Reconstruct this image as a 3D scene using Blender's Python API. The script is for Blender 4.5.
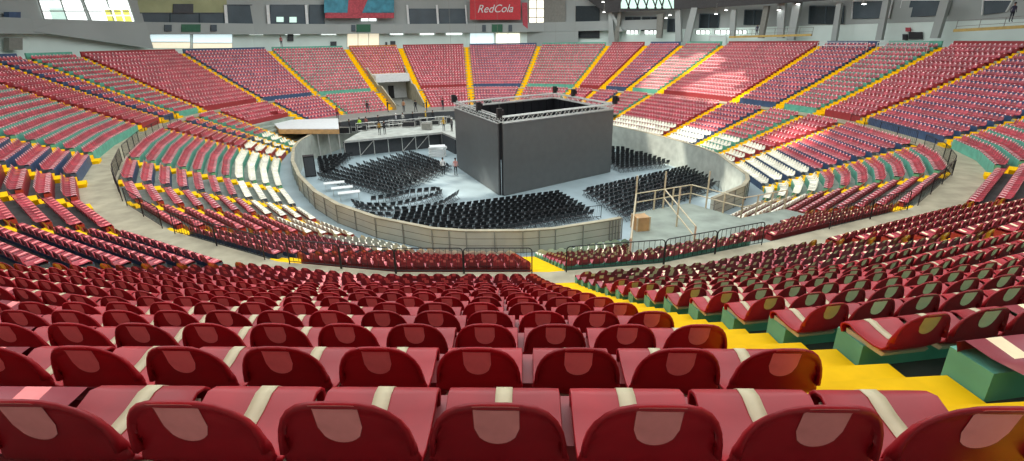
import bpy, bmesh, math, random
import numpy as np
from mathutils import Vector, Matrix
random.seed(7); rng = np.random.default_rng(7)
for o in list(bpy.data.objects): bpy.data.objects.remove(o)
S = bpy.context.scene
COL = S.collection

# ------------------------------------------------------------------ camera, sky, lights, exposure
FPX, PIT, ROLL = 517.38, .3549, .0134            # focal length in pixels (1024 wide), pitch down, roll
cr, sr, cp, sp = math.cos(ROLL), math.sin(ROLL), math.cos(PIT), math.sin(PIT)
cam = bpy.data.cameras.new('camera'); camo = bpy.data.objects.new('camera', cam); COL.objects.link(camo)
cam.sensor_width = 36; cam.lens = FPX / 1024 * 36; cam.clip_start = .05; cam.clip_end = 600
up_c = Vector((0, sp, cp)); fw = Vector((0, cp, -sp)); xw = Vector((1, 0, 0))
rgt = xw * cr - up_c * sr; upv = xw * sr + up_c * cr
camo.matrix_world = Matrix(((rgt.x, upv.x, -fw.x, 0), (rgt.y, upv.y, -fw.y, 0), (rgt.z, upv.z, -fw.z, 0), (0, 0, 0, 1)))
S.camera = camo
S.view_settings.view_transform = 'Standard'; S.view_settings.look = 'None'
S.view_settings.exposure = 0.0; S.view_settings.gamma = 1
S.view_settings.use_curve_mapping = False
w = bpy.data.worlds.new('world'); S.world = w; w.use_nodes = True
w.node_tree.nodes['Background'].inputs[0].default_value = (.86, .95, 1, 1)
w.node_tree.nodes['Background'].inputs[1].default_value = 1.0

def area(name, loc, rot, sx, sy, power, col):
    l = bpy.data.lights.new(name, 'AREA'); l.shape = 'RECTANGLE'; l.size = sx; l.size_y = sy
    l.energy = power; l.color = col
    o = bpy.data.objects.new(name, l); o.location = loc; o.rotation_euler = rot; COL.objects.link(o); return o
ROOF_Z = 17.0
area('skylight', (-2, 50, ROOF_Z - .6), (0, 0, 0), 64, 92, 43000, (.93, .98, 1))
area('rear_fill_light', (0, -4.2, 5.0), (math.radians(80), 0, 0), 34, 4, 60, (1, .95, .9))  # unseen fill lamp added behind the camera to brighten the seat backs
SUN = Vector((-.62, .30, .72)).normalized()       # towards the sun
sl = bpy.data.lights.new('sun', 'SUN'); sl.energy = 5.5; sl.angle = math.radians(1.5); sl.color = (1, .93, .82)
so = bpy.data.objects.new('sun', sl); so.rotation_euler = SUN.to_track_quat('Z', 'Y').to_euler(); COL.objects.link(so)

# ------------------------------------------------------------------ pixel <-> place (for reading positions off the photograph)
def ray(x, y):
    X = x - 512; Y = y - 230.5
    u = (X * cr - Y * sr) / FPX; v = (X * sr + Y * cr) / FPX
    return (u, cp - v * sp, -(sp + v * cp))
def G(x, y, z):
    r = ray(x, y); k = z / r[2]; return Vector((r[0] * k, r[1] * k, z))
def px(p):
    zc = p[1] * cp - p[2] * sp; yv = -(p[1] * sp + p[2] * cp)
    if zc < .05: return (-9999, -9999, zc)
    a = FPX * p[0] / zc; b = FPX * yv / zc
    return (a * cr + b * sr + 512, -a * sr + b * cr + 230.5, zc)

# ------------------------------------------------------------------ materials
def mat(name, col, rough=.6, metal=0, var=.12, scale=3, emit=None, es=1, spec=.5, coord='Object', bump=0, col2=None, rnd=0, attr=None):
    m = bpy.data.materials.new(name); m.use_nodes = True; nt = m.node_tree; b = nt.nodes['Principled BSDF']
    b.inputs['Roughness'].default_value = rough; b.inputs['Metallic'].default_value = metal
    b.inputs['Specular IOR Level'].default_value = spec
    tc = nt.nodes.new('ShaderNodeTexCoord'); nz = nt.nodes.new('ShaderNodeTexNoise')
    nz.inputs['Scale'].default_value = scale; nz.inputs['Detail'].default_value = 4
    nt.links.new(tc.outputs[coord], nz.inputs['Vector'])
    rp = nt.nodes.new('ShaderNodeValToRGB'); nt.links.new(nz.outputs['Fac'], rp.inputs['Fac'])
    c2 = col2 or tuple(min(1, c * (1 + var)) for c in col); c1 = tuple(c * (1 - var) for c in col)
    rp.color_ramp.elements[0].position = .3; rp.color_ramp.elements[1].position = .7
    rp.color_ramp.elements[0].color = (*c1, 1); rp.color_ramp.elements[1].color = (*c2, 1)
    out = rp.outputs['Color']
    if rnd:
        hs = nt.nodes.new('ShaderNodeHueSaturation')
        mp = nt.nodes.new('ShaderNodeMapRange'); mp.inputs[3].default_value = 1 - rnd; mp.inputs[4].default_value = 1 + rnd
        if attr:
            at = nt.nodes.new('ShaderNodeAttribute'); at.attribute_name = attr; nt.links.new(at.outputs['Fac'], mp.inputs[0])
        else:
            oi = nt.nodes.new('ShaderNodeObjectInfo'); nt.links.new(oi.outputs['Random'], mp.inputs[0])
        nt.links.new(mp.outputs[0], hs.inputs['Value']); nt.links.new(out, hs.inputs['Color']); out = hs.outputs['Color']
    nt.links.new(out, b.inputs['Base Color'])
    if emit:
        b.inputs['Emission Color'].default_value = (*emit, 1); b.inputs['Emission Strength'].default_value = es
    if bump:
        bp = nt.nodes.new('ShaderNodeBump'); bp.inputs['Strength'].default_value = bump; bp.inputs['Distance'].default_value = .02
        nt.links.new(nz.outputs['Fac'], bp.inputs['Height']); nt.links.new(bp.outputs[0], b.inputs['Normal'])
    return m
RED = (.38, .005, .012)
M = dict(
    seat=mat('seat_red', RED, .42, spec=.42, var=.12, scale=6, rnd=.18), 
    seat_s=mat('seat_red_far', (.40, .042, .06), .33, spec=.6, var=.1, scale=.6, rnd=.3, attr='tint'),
    seat_w=mat('seat_cream', (.86, .82, .66), .45, scale=.8, rnd=.15, attr='tint'),
    tab=mat('tab_pink', (.95, .27, .26), .7, spec=.2, scale=9, rnd=.12),
    tab_sage=mat('tab_sage', (.97, .76, .48), .7, spec=.2, scale=9, rnd=.12),
    tab_gold=mat('tab_gold', (.80, .50, .16), .5, scale=9, rnd=.1),
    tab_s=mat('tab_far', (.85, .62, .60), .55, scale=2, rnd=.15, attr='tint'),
    stripe=mat('stripe_cream', (.68, .58, .36), .5, scale=8),
    under=mat('seat_underside', (.55, .48, .33), .7),
    con=mat('concrete_green', (.27, .31, .26), .8, var=.25, scale=.9, bump=.1),
    conl=mat('concrete_tan', (.38, .34, .235), .8, var=.2, scale=1.2),
    tread=mat('tread_shaded', (.085, .085, .08), .8, var=.3, scale=1.5),  # treads darkened to hold the shadow between seat rows
    red=mat('paint_red', (.33, .03, .035), .5, scale=2), green=mat('paint_green', (.12, .40, .29), .6, var=.2, scale=2),
    navy=mat('paint_navy', (.045, .085, .17), .5, var=.2, scale=2), orange=mat('paint_orange', (.55, .20, .05), .5),
    yellow=mat('paint_yellow', (.92, .53, .0), .8, var=.1, scale=4, spec=.15),
    wall=mat('arena_wall_boards', (.44, .47, .41), .6, var=.15, scale=1.3),
    floor=mat('arena_floor', (.30, .38, .40), .45, var=.15, scale=.35),
    black=mat('black_metal', (.012, .012, .014), .4), blk2=mat('black_plastic', (.010, .010, .012), .42, var=.3),
    dark=mat('dark_grey', (.05, .055, .06), .6), screen=mat('led_screen', (.11, .12, .12), .42, var=.06, scale=1.5),
    pipe=mat('cream_pipe', (.62, .54, .36), .45), alu=mat('aluminium', (.6, .6, .56), .35, metal=.5),
    white=mat('white_paint', (.72, .74, .72), .5, var=.06), fac=mat('facade_grey', (.36, .39, .37), .7, var=.06, scale=.2),
    facd=mat('facade_glass_dark', (.07, .095, .11), .25, var=.15, scale=.4), teal=mat('lit_wall', (.70, .80, .74), .7, var=.06, scale=.3),  # lit wall paled so its colour carries the glow of lamps
    pale=mat('pale_window', (.8, .9, .9), .3, emit=(.62, .80, .84), es=.95), beige=mat('beige_window', (.8, .7, .5), .3, emit=(.85, .76, .58), es=.8), day=mat('daylight_window', (.9, .95, .95), .3, emit=(.93, 1, .98), es=1.5), warm=mat('warm_window', (.9, .85, .7), .3, emit=(1, .93, .75), es=1.25),
    sunw=mat('yellow_window', (.7, .7, .1), .3, emit=(.85, .82, .2), es=.7), tree=mat('leafy_window', (.5, .7, .6), .3, emit=(.6, .8, .72), es=.8),
    lamp=mat('lamp_glow', (1, 1, 1), .3, emit=(1, 1, 1), es=9), sign=mat('sign_red', (.55, .02, .03), .5), signg=mat('sign_green', (.02, .12, .06), .5),
    ban=mat('banner_blue', (.05, .25, .33), .6, var=.3, scale=1.1), banr=mat('banner_red', (.45, .06, .08), .6, var=.25),
    mural=mat('mural_olive', (.36, .38, .20), .7, var=.2, scale=.3), wood=mat('plywood', (.55, .33, .14), .6, var=.2, scale=2),
    stage=mat('stage_deck', (.45, .47, .42), .6, var=.2, scale=1), roof=mat('roof_steel', (.05, .05, .05), .8),
    hiv=mat('hi_vis', (.55, .75, .03), .6), steel=mat('steel_grey', (.22, .22, .19), .5), yrail=mat('rail_yellow', (.5, .36, .1), .5),
    skin=mat('skin', (.35, .18, .11), .6), hair=mat('hair_dark', (.015, .012, .01), .7), hat=mat('helmet', (.8, .8, .75), .4),
    haty=mat('helmet_yellow', (.8, .5, .03), .4), glass=mat('dark_window', (.03, .04, .045), .15),
)
def person_mat(name, shirt, trousers):
    m = bpy.data.materials.new(name); m.use_nodes = True; nt = m.node_tree; b = nt.nodes['Principled BSDF']; b.inputs['Roughness'].default_value = .8
    tc = nt.nodes.new('ShaderNodeTexCoord'); sx = nt.nodes.new('ShaderNodeSeparateXYZ'); nt.links.new(tc.outputs['Object'], sx.inputs[0])
    rp = nt.nodes.new('ShaderNodeValToRGB'); rp.color_ramp.interpolation = 'CONSTANT'
    dv = nt.nodes.new('ShaderNodeMath'); dv.operation = 'DIVIDE'; dv.inputs[1].default_value = 2.0
    nt.links.new(sx.outputs['Z'], dv.inputs[0]); nt.links.new(dv.outputs[0], rp.inputs['Fac'])
    e = rp.color_ramp.elements; e[0].position = 0; e[0].color = (.02, .015, .012, 1); e[1].position = .04; e[1].color = (*trousers, 1)
    a = e.new(.47); a.color = (*shirt, 1); a = e.new(.735); a.color = (.35, .18, .11, 1)
    nt.links.new(rp.outputs['Color'], b.inputs['Base Color']); return m

# ------------------------------------------------------------------ mesh helpers
class MB:
    def __init__(s): s.v = []; s.f = []; s.m = []
    def quad(s, a, b, c, d, mi=0):
        n = len(s.v); s.v += [tuple(a), tuple(b), tuple(c), tuple(d)]; s.f.append((n, n + 1, n + 2, n + 3)); s.m.append(mi)
    def box(s, o, ux, uy, uz, mi=0):
        o, ux, uy, uz = map(Vector, (o, ux, uy, uz)); n = len(s.v)
        for k in range(8): s.v.append(tuple(o + (ux if k & 1 else ux * 0) + (uy if k & 2 else uy * 0) + (uz if k & 4 else uz * 0)))
        for q in ((0, 2, 3, 1), (4, 5, 7, 6), (0, 1, 5, 4), (1, 3, 7, 5), (3, 2, 6, 7), (2, 0, 4, 6)): s.f.append(tuple(n + i for i in q)); s.m.append(mi)
    def cbox(s, c, sx, sy, sz, rz=0, mi=0):      # box standing on its centre-bottom point
        c = Vector(c); x = Vector((math.cos(rz), math.sin(rz), 0)) * sx; y = Vector((-math.sin(rz), math.cos(rz), 0)) * sy
        s.box(c - x / 2 - y / 2, x, y, (0, 0, sz), mi)
    def hexa(s, p, mi=0):                        # 8 points: bottom 4 (ccw), top 4
        n = len(s.v); s.v += [tuple(q) for q in p]
        for q in ((3, 2, 1, 0), (4, 5, 6, 7), (0, 1, 5, 4), (1, 2, 6, 5), (2, 3, 7, 6), (3, 0, 4, 7)): s.f.append(tuple(n + i for i in q)); s.m.append(mi)
    def bar(s, a, b, r, n=6, mi=0):
        a, b = Vector(a), Vector(b); d = (b - a)
        if d.length < 1e-6: return
        d.normalize(); u = d.orthogonal().normalized(); v = d.cross(u); k = len(s.v)
        for p in (a, b):
            for i in range(n):
                t = 2 * math.pi * i / n; s.v.append(tuple(p + u * r * math.cos(t) + v * r * math.sin(t)))
        for i in range(n): j = (i + 1) % n; s.f.append((k + i, k + j, k + n + j, k + n + i)); s.m.append(mi)
        s.f.append(tuple(k + i for i in reversed(range(n)))); s.m.append(mi); s.f.append(tuple(k + n + i for i in range(n))); s.m.append(mi)
    def lathe(s, c, prof, n=12, mi=0):
        k = len(s.v); c = Vector(c)
        for r, z in prof:
            for i in range(n): t = 2 * math.pi * i / n; s.v.append((c.x + r * math.cos(t), c.y + r * math.sin(t), c.z + z))
        for q in range(len(prof) - 1):
            for i in range(n): j = (i + 1) % n; s.f.append((k + q * n + i, k + q * n + j, k + (q + 1) * n + j, k + (q + 1) * n + i)); s.m.append(mi)
        s.f.append(tuple(k + i for i in reversed(range(n)))); s.m.append(mi)
        s.f.append(tuple(k + (len(prof) - 1) * n + i for i in range(n))); s.m.append(mi)
    def build(s, name, mats, parent=None, smooth=False, origin=None):
        me = bpy.data.meshes.new(name)
        vs = s.v
        if origin is not None and parent is None: vs = [(x - origin[0], y - origin[1], z - origin[2]) for x, y, z in vs]
        me.from_pydata(vs, [], s.f); mats = mats if isinstance(mats, (list, tuple)) else [mats]
        for m in mats: me.materials.append(m)
        me.polygons.foreach_set('material_index', s.m)
        if smooth: me.shade_smooth()
        o = bpy.data.objects.new(name, me); COL.objects.link(o)
        if parent: o.parent = parent
        elif origin is not None: o.location = origin
        return o
def tag(o, label=None, cat=None, group=None, kind=None):
    if label: o['label'] = label
    if cat: o['category'] = cat
    if group: o['group'] = group
    if kind: o['kind'] = kind
    return o
def empty(name, loc=(0, 0, 0), rz=0):
    e = bpy.data.objects.new(name, None); COL.objects.link(e); e.location = loc; e.rotation_euler = (0, 0, rz); e.empty_display_size = .2; return e
def copy_tree(o, parent=None):
    c = o.copy(); COL.objects.link(c)
    if parent: c.parent = parent
    for ch in [x for x in COL.objects if x.parent == o] if parent is None else list(o.children): copy_tree(ch, c)
    return c
ORD = ['', 'first', 'second', 'third', 'fourth', 'fifth', 'sixth', 'seventh', 'eighth', 'ninth', 'tenth', 'eleventh', 'twelfth', 'thirteenth', 'fourteenth',
       'fifteenth', 'sixteenth', 'seventeenth', 'eighteenth', 'nineteenth', 'twentieth']
def ordn(i):
    if i <= 20: return ORD[i]
    return {2: 'twenty', 3: 'thirty', 4: 'forty'}[i // 10] + '-' + ORD[i % 10] if i % 10 else {3: 'thirtieth', 4: 'fortieth'}[i // 10]

# ------------------------------------------------------------------ plan of the bowl: one polygon, everything is offset from it
V = [(24.99, 72.18), (21.82, 77.39), (18.27, 81.97), (14.8, 85.43), (10.98, 88.32), (2.41, 92.07), (-6.93, 92.64), (-15.69, 90.29), (-22.16, 87.15),
     (-29.73, 81.47), (-34.86, 74.0), (-37.32, 63.76), (-37.24, 58.86), (-36.81, 55.59), (-35.53, 50.25), (-32.73, 42.86), (-29.43, 36.13), (-25.5, 29.75),
     (-21.51, 24.88), (-16.32, 20.35), (-9.6, 16.5), (-4.4, 15.30), (1.41, 15.12), (6.0, 15.83), (11.2, 17.9), (20.21, 22.14), (27.58, 28.84), (30.32, 33.24),
     (32.04, 37.72), (33.04, 48.81), (32.14, 54.54), (30.58, 59.91), (28.07, 66.02)]
V = [Vector(p) for p in V]; NV = len(V)
KINK = {0, 15, 21, 23, 27}                         # corners without an aisle
def _nrm(a, b): d = (b - a).normalized(); return Vector((d.y, -d.x))
MIT = []
for i in range(NV):
    a = _nrm(V[i - 1], V[i]); b = _nrm(V[i], V[(i + 1) % NV]); m = (a + b).normalized(); MIT.append(m / m.dot(b))
SECT = {}
cols = {1: 'green', 2: 'navy', 3: 'red', 4: 'green', 5: 'navy', 6: 'red', 7: 'orange', 8: 'green', 9: 'navy', 10: 'red', 11: 'green', 12: 'navy', 13: 'red',
        14: 'green', 15: 'green', 16: 'navy', 17: 'red', 18: 'red', 19: 'navy', 20: 'red', 21: 'red', 22: 'green', 23: 'green', 24: 'red', 25: 'red', 26: 'green',  # navy beside the near left block stands in for shadow under its rows
        27: 'green', 28: 'navy', 29: 'red', 30: 'green', 31: 'navy', 32: 'red', 0: 'red'}
def P(i, d, t=0.):                                 # point on edge i at outward offset d, fraction t along it
    a = V[i % NV] + MIT[i % NV] * d; b = V[(i + 1) % NV] + MIT[(i + 1) % NV] * d
    return a.lerp(b, t)
def P3(i, d, t, z): p = P(i, d, t); return Vector((p.x, p.y, z))
R_, RISE = .944, .424                              # upper tier
ZC = -7.86                                         # concourse level (the camera is at 0)
NU = 15
def u_top(j): return -(1.006 + RISE * (14 - j)) + .0045 * max(0, 6 - j) ** 2    # top of seat backs
def u_step(j): return u_top(j) - .63
def u_front(j): return .136 + R_ * j
def u_back(j): return .656 + R_ * j
CW = 1.75                                          # concourse width
NL, RL, RISL = 11, .93, .35                        # lower tier, row 0 is the topmost
def l_step(i): return ZC - .24 - RISL * i
def l_back(i): return -(CW + .02 + RL * i)
def l_front(i): return l_back(i) - .52
WALL_D, WALL_TOP, FLOOR_Z = -13.1, -10.53, -13.4
PATH_Z = l_step(NL - 1) - .3
VIS = [i for i in range(NV)]
def pip(p, poly):
    c = False; n = len(poly)
    for i in range(n):
        a, b = poly[i], poly[i - 1]
        if (a[1] > p[1]) != (b[1] > p[1]) and p[0] < (b[0] - a[0]) * (p[1] - a[1]) / (b[1] - a[1]) + a[0]: c = not c
    return c
# temporary deck over the right-hand lower seats, read at its own level
DECK_Z = -9.0
DECK = [G(633, 213, DECK_Z), G(689, 203, DECK_Z), G(741, 218, DECK_Z), G(785, 209, DECK_Z), G(806, 214, DECK_Z)]
pa = P(24, -(CW + 2.6), .42); pb = P(23, -(CW + 2.6), .0)
DECK_POLY = [(p.x, p.y) for p in DECK] + [(pa.x, pa.y), (pb.x, pb.y)]
COVER = {k: 7 for k in range(1, 10)}               # edges whose lower rows are hidden by the stage platform
PLAT_Z = -9.9
SIDE = [G(279, 129.5, PLAT_Z), G(339, 129.5, PLAT_Z), G(338, 119, PLAT_Z), G(271, 121, PLAT_Z)]
SIDE_P = [(p.x, p.y) for p in SIDE]
def covered(i, r, t=.5): return r >= COVER.get(i, 99) or (r >= 4 and pip(P(i, -(CW - .21 + RL * (r + 1)), t), SIDE_P))
VOM = (7, .12, .88)                                # the entrance tunnel through the far stand: edge, t range
STG_L = [G(275, 128, -10.6), G(337, 128, -10.6), G(337, 117, -10.6), G(270, 118, -10.6)]

# ------------------------------------------------------------------ large structure
def ring(mb, d0, z0, d1, z1, edges, mi=0, t0=0, t1=1):
    for i in edges: mb.quad(P3(i, d0, t0, z0), P3(i, d1, t0, z1), P3(i, d1, t1, z1), P3(i, d0, t1, z0), mi)
edges_all = list(range(NV))
mb = MB()                                          # upper terrace
def vom_split(i, lo):
    if i == VOM[0] and lo: return [(0, VOM[1]), (VOM[2], 1)]
    return [(0, 1)]
for i in edges_all:
    for a, b in vom_split(i, True): mb.quad(P3(i, -CW, a, ZC), P3(i, u_front(0) + .01, a, ZC), P3(i, u_front(0), b, ZC), P3(i, -CW, b, ZC), 1)
    for j in range(NU):
        f = u_front(j); zp = u_step(j - 1) if j else ZC
        for a, b in vom_split(i, j < 5):
            mb.quad(P3(i, f, a, zp), P3(i, f, a, u_step(j)), P3(i, f, b, u_step(j)), P3(i, f, b, zp), 0)
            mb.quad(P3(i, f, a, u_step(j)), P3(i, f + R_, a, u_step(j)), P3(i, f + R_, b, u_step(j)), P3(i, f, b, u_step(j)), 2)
rim = u_front(NU); RIMZ = u_step(NU - 1) + .12
ring(mb, rim, u_step(NU - 1), rim, RIMZ, edges_all); ring(mb, rim, RIMZ, 24, RIMZ, edges_all, 0)
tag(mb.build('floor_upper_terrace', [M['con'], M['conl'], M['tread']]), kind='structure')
mb = MB()                                          # lower terrace
for i in edges_all:
    d_prev, zp = -CW, ZC
    for r in range(NL):
        f0 = -(CW - .21 + RL * r); z = l_step(r)
        for a, b in vom_split(i, True):
            mb.quad(P3(i, f0, a, z), P3(i, f0, a, zp), P3(i, f0, b, zp), P3(i, f0, b, z), 0)
            mb.quad(P3(i, f0 - RL, a, z), P3(i, f0, a, z), P3(i, f0, b, z), P3(i, f0 - RL, b, z), 0)
        zp = z
    e = -(CW - .21 + RL * NL)
    for a, b in vom_split(i, True):
        mb.quad(P3(i, e, a, PATH_Z), P3(i, e, a, zp), P3(i, e, b, zp), P3(i, e, b, PATH_Z), 0)
        mb.quad(P3(i, WALL_D, a, PATH_Z), P3(i, e, a, PATH_Z), P3(i, e, b, PATH_Z), P3(i, WALL_D, b, PATH_Z), 1)
tag(mb.build('floor_lower_terrace', [M['con'], M['floor']]), kind='structure')
mb = MB()                                          # arena floor
n0 = len(mb.v); mb.v = [tuple(P3(i, WALL_D + .3, 0, FLOOR_Z)) for i in edges_all]; mb.f = [tuple(range(NV))]; mb.m = [0]
tag(mb.build('floor', M['floor']), kind='structure')
# low boarded wall round the arena, open at the gate on the near right
def wall_mat():
    m = mat('boards', (.42, .41, .33), .6, var=.12, scale=.6); nt = m.node_tree; b = nt.nodes['Principled BSDF']
    tc = nt.nodes.new('ShaderNodeTexCoord'); sx = nt.nodes.new('ShaderNodeSeparateXYZ'); nt.links.new(tc.outputs['Object'], sx.inputs[0])
    md = nt.nodes.new('ShaderNodeMath'); md.operation = 'PINGPONG'; md.inputs[1].default_value = .22; nt.links.new(sx.outputs['Z'], md.inputs[0])
    gt = nt.nodes.new('ShaderNodeMath'); gt.operation = 'LESS_THAN'; gt.inputs[1].default_value = .018; nt.links.new(md.outputs[0], gt.inputs[0])
    mx = nt.nodes.new('ShaderNodeMixRGB'); mx.inputs[2].default_value = (.12, .11, .08, 1)
    nt.links.new(gt.outputs[0], mx.inputs[0]); nt.links.new(b.inputs['Base Color'].links[0].from_socket, mx.inputs[1]); nt.links.new(mx.outputs[0], b.inputs['Base Color'])
    return m
mb = MB(); th = .22
GATE = (23, .05, 25, .35)                          # from edge 23 t .05 to edge 25 t .35 the wall is open
for i in edges_all:
    a, b = 0., 1.
    if i == 23: pass
    elif i == 24: b = .12
    elif i == 25: a = .25
    q = [P3(i, WALL_D - th, a, 0), P3(i, WALL_D, a, 0), P3(i, WALL_D, b, 0), P3(i, WALL_D - th, b, 0)]
    mb.hexa([Vector((v.x, v.y, FLOOR_Z)) for v in q] + [Vector((v.x, v.y, WALL_TOP)) for v in q])
    q = [P3(i, WALL_D - th - .03, a, 0), P3(i, WALL_D - th, a, 0), P3(i, WALL_D - th, b, 0), P3(i, WALL_D - th - .03, b, 0)]
    mb.hexa([Vector((v.x, v.y, FLOOR_Z)) for v in q] + [Vector((v.x, v.y, WALL_TOP)) for v in q], 3)
    L = (P(i, WALL_D) - P(i, WALL_D, 1)).length; k = max(2, round(L / 1.9))
    for s in range(k + 1):                         # battens between boards
        t = a + (b - a) * s / k; p = P(i, WALL_D + .03, t); q2 = P(i, WALL_D + .03, min(1, t + .05 / L)); nn = (P(i, WALL_D + .08, t) - p)
        mb.box((p.x, p.y, PATH_Z), ((q2 - p).x, (q2 - p).y, 0), (nn.x, nn.y, 0), (0, 0, WALL_TOP - PATH_Z), 1)
    for s2 in (0,):
        c = [P3(i, WALL_D - th - .04, a, WALL_TOP), P3(i, WALL_D + .05, a, WALL_TOP), P3(i, WALL_D + .05, b, WALL_TOP), P3(i, WALL_D - th - .04, b, WALL_TOP)]
        mb.hexa(c + [v + Vector((0, 0, .05)) for v in c], 2)
tag(mb.build('wall_arena', [wall_mat(), M['steel'], M['conl'], M['wall']]), kind='structure')

# facade ring behind the stands
FD = 20.0; SLAB0, SLAB1 = 1.25, 2.95
mb = MB(); ring(mb, FD, RIMZ, FD, SLAB0, edges_all); tag(mb.build('wall_back', M['teal']), kind='structure')
mb = MB(); ring(mb, FD, SLAB1, FD, ROOF_Z, edges_all); tag(mb.build('wall_upper', M['fac']), kind='structure')
LEFT_E = [4, 5, 6, 7, 8, 9, 10, 11, 12, 13, 14, 15]
mb = MB()
for i in edges_all:
    if i in (30, 31, 32, 0, 1, 2, 29, 28): dd = .05
    else: dd = 1.3
    q = [P3(i, FD - dd, 0, 0), P3(i, FD + .3, 0, 0), P3(i, FD + .3, 1, 0), P3(i, FD - dd, 1, 0)]
    mb.hexa([Vector((v.x, v.y, SLAB0)) for v in q] + [Vector((v.x, v.y, SLAB1)) for v in q])
tag(mb.build('wall_balcony_band', M['fac']), kind='structure')
def WH(x, y, d=FD):                                # where the line of sight meets the facade ring
    r = ray(x, y); best = None
    for i in edges_all:
        a, b = P(i, d), P(i, d, 1); e = b - a
        den = r[0] * e.y - r[1] * e.x
        if abs(den) < 1e-9: continue
        k = (a.x * e.y - a.y * e.x) / den; t = (r[0] * k - a.x) / e.x if abs(e.x) > abs(e.y) else (r[1] * k - a.y) / e.y
        if k > 0 and -1e-6 <= t <= 1 + 1e-6 and (best is None or k < best[1]): best = (i, k, t, r[2] * k)
    return best
def slab_at(mb, pts, proud, thick, d=FD, mi=0):    # quad of four picture points, built on the facade plane of the middle one
    cx = sum(p[0] for p in pts) / 4; cy = sum(p[1] for p in pts) / 4
    h = WH(cx, cy, d); i = h[0]; a, b = P(i, d), P(i, d, 1); e = (b - a).normalized(); n = Vector((-e.y, e.x))   # inward
    out = []
    for (x, y) in pts:
        r = ray(x, y); den = r[0] * e.y - r[1] * e.x; k = (a.x * e.y - a.y * e.x) / den
        out.append(Vector((r[0] * k, r[1] * k, r[2] * k)))
    n3 = Vector((n.x, n.y, 0))
    mb.hexa([p + n3 * proud for p in out] + [p + n3 * (proud + thick) for p in out], mi)
    return out, n3
def R4(x0, y0, x1, y1): return [(x0, y0), (x1, y0), (x1, y1), (x0, y1)]
# roof, its unseen openings shaped to throw sun patches on stands and floor
SUNSPOTS = []
def spot(c, rx, ry, rot=0): SUNSPOTS.append((Vector(c), rx, ry, rot))
def roof_pt(p): p = Vector(p); return p + SUN * ((ROOF_Z - p.z) / SUN.z)
def tier_z(x, y):                                  # height of the place under a plan point
    best = 0
    if pip((x, y), [tuple(P(i, WALL_D)) for i in range(NV)]): return FLOOR_Z
    lo, hi = WALL_D, 22
    for _ in range(12):
        m_ = (lo + hi) / 2
        if pip((x, y), [tuple(P(i, m_)) for i in range(NV)]): hi = m_
        else: lo = m_
    d = (lo + hi) / 2
    return (ZC + .5 + d * RISE / R_) if d > 0 else ZC if d > -CW else ZC + (d + CW) * RISL / RL
def surf(x, y, dmin=20):
    r = Vector(ray(x, y)); k = dmin
    while k < 130:
        p = r * k
        if p.z < tier_z(p.x, p.y) + .1: return p
        k += .5
    return r * k
mb = MB(); step = 1.2
spots = []
for (x, y, rx, ry) in ((668, 68, 4.2, 3.4), (700, 62, 4, 3.5), (655, 84, 2.6, 2.2), (712, 86, 5.5, 3.6), (728, 98, 3, 2), (670, 150, 4.2, 3.2), (720, 182, 2.6, 3.4), (700, 135, 3, 2.4), (462, 184, 2.6, 3), (425, 172, 3.4, 2.6), (800, 140, 3, 3)):
    p_ = surf(x, y); 
    if y > 145 and x > 600: p_ = G(x, y, -11.8)
    if 400 < x < 470: p_ = G(x, y, FLOOR_Z + .5)
    c = roof_pt(p_); spots.append((c.x, c.y, rx, ry))
for ix in range(-55, 55):
    for iy in range(-20, 100):
        x0 = ix * step; y0 = iy * step; xc, yc = x0 + step / 2, y0 + step / 2
        if any(((xc - sx) / rx) ** 2 + ((yc - sy) / ry) ** 2 < 1 for sx, sy, rx, ry in spots): continue
        if not pip((xc, yc), [tuple(P(i, 24)) for i in range(NV)]): continue
        mb.quad((x0, y0, ROOF_Z), (x0, y0 + step, ROOF_Z), (x0 + step, y0 + step, ROOF_Z), (x0 + step, y0, ROOF_Z))
tag(mb.build('ceiling', M['roof']), kind='structure')

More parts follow.
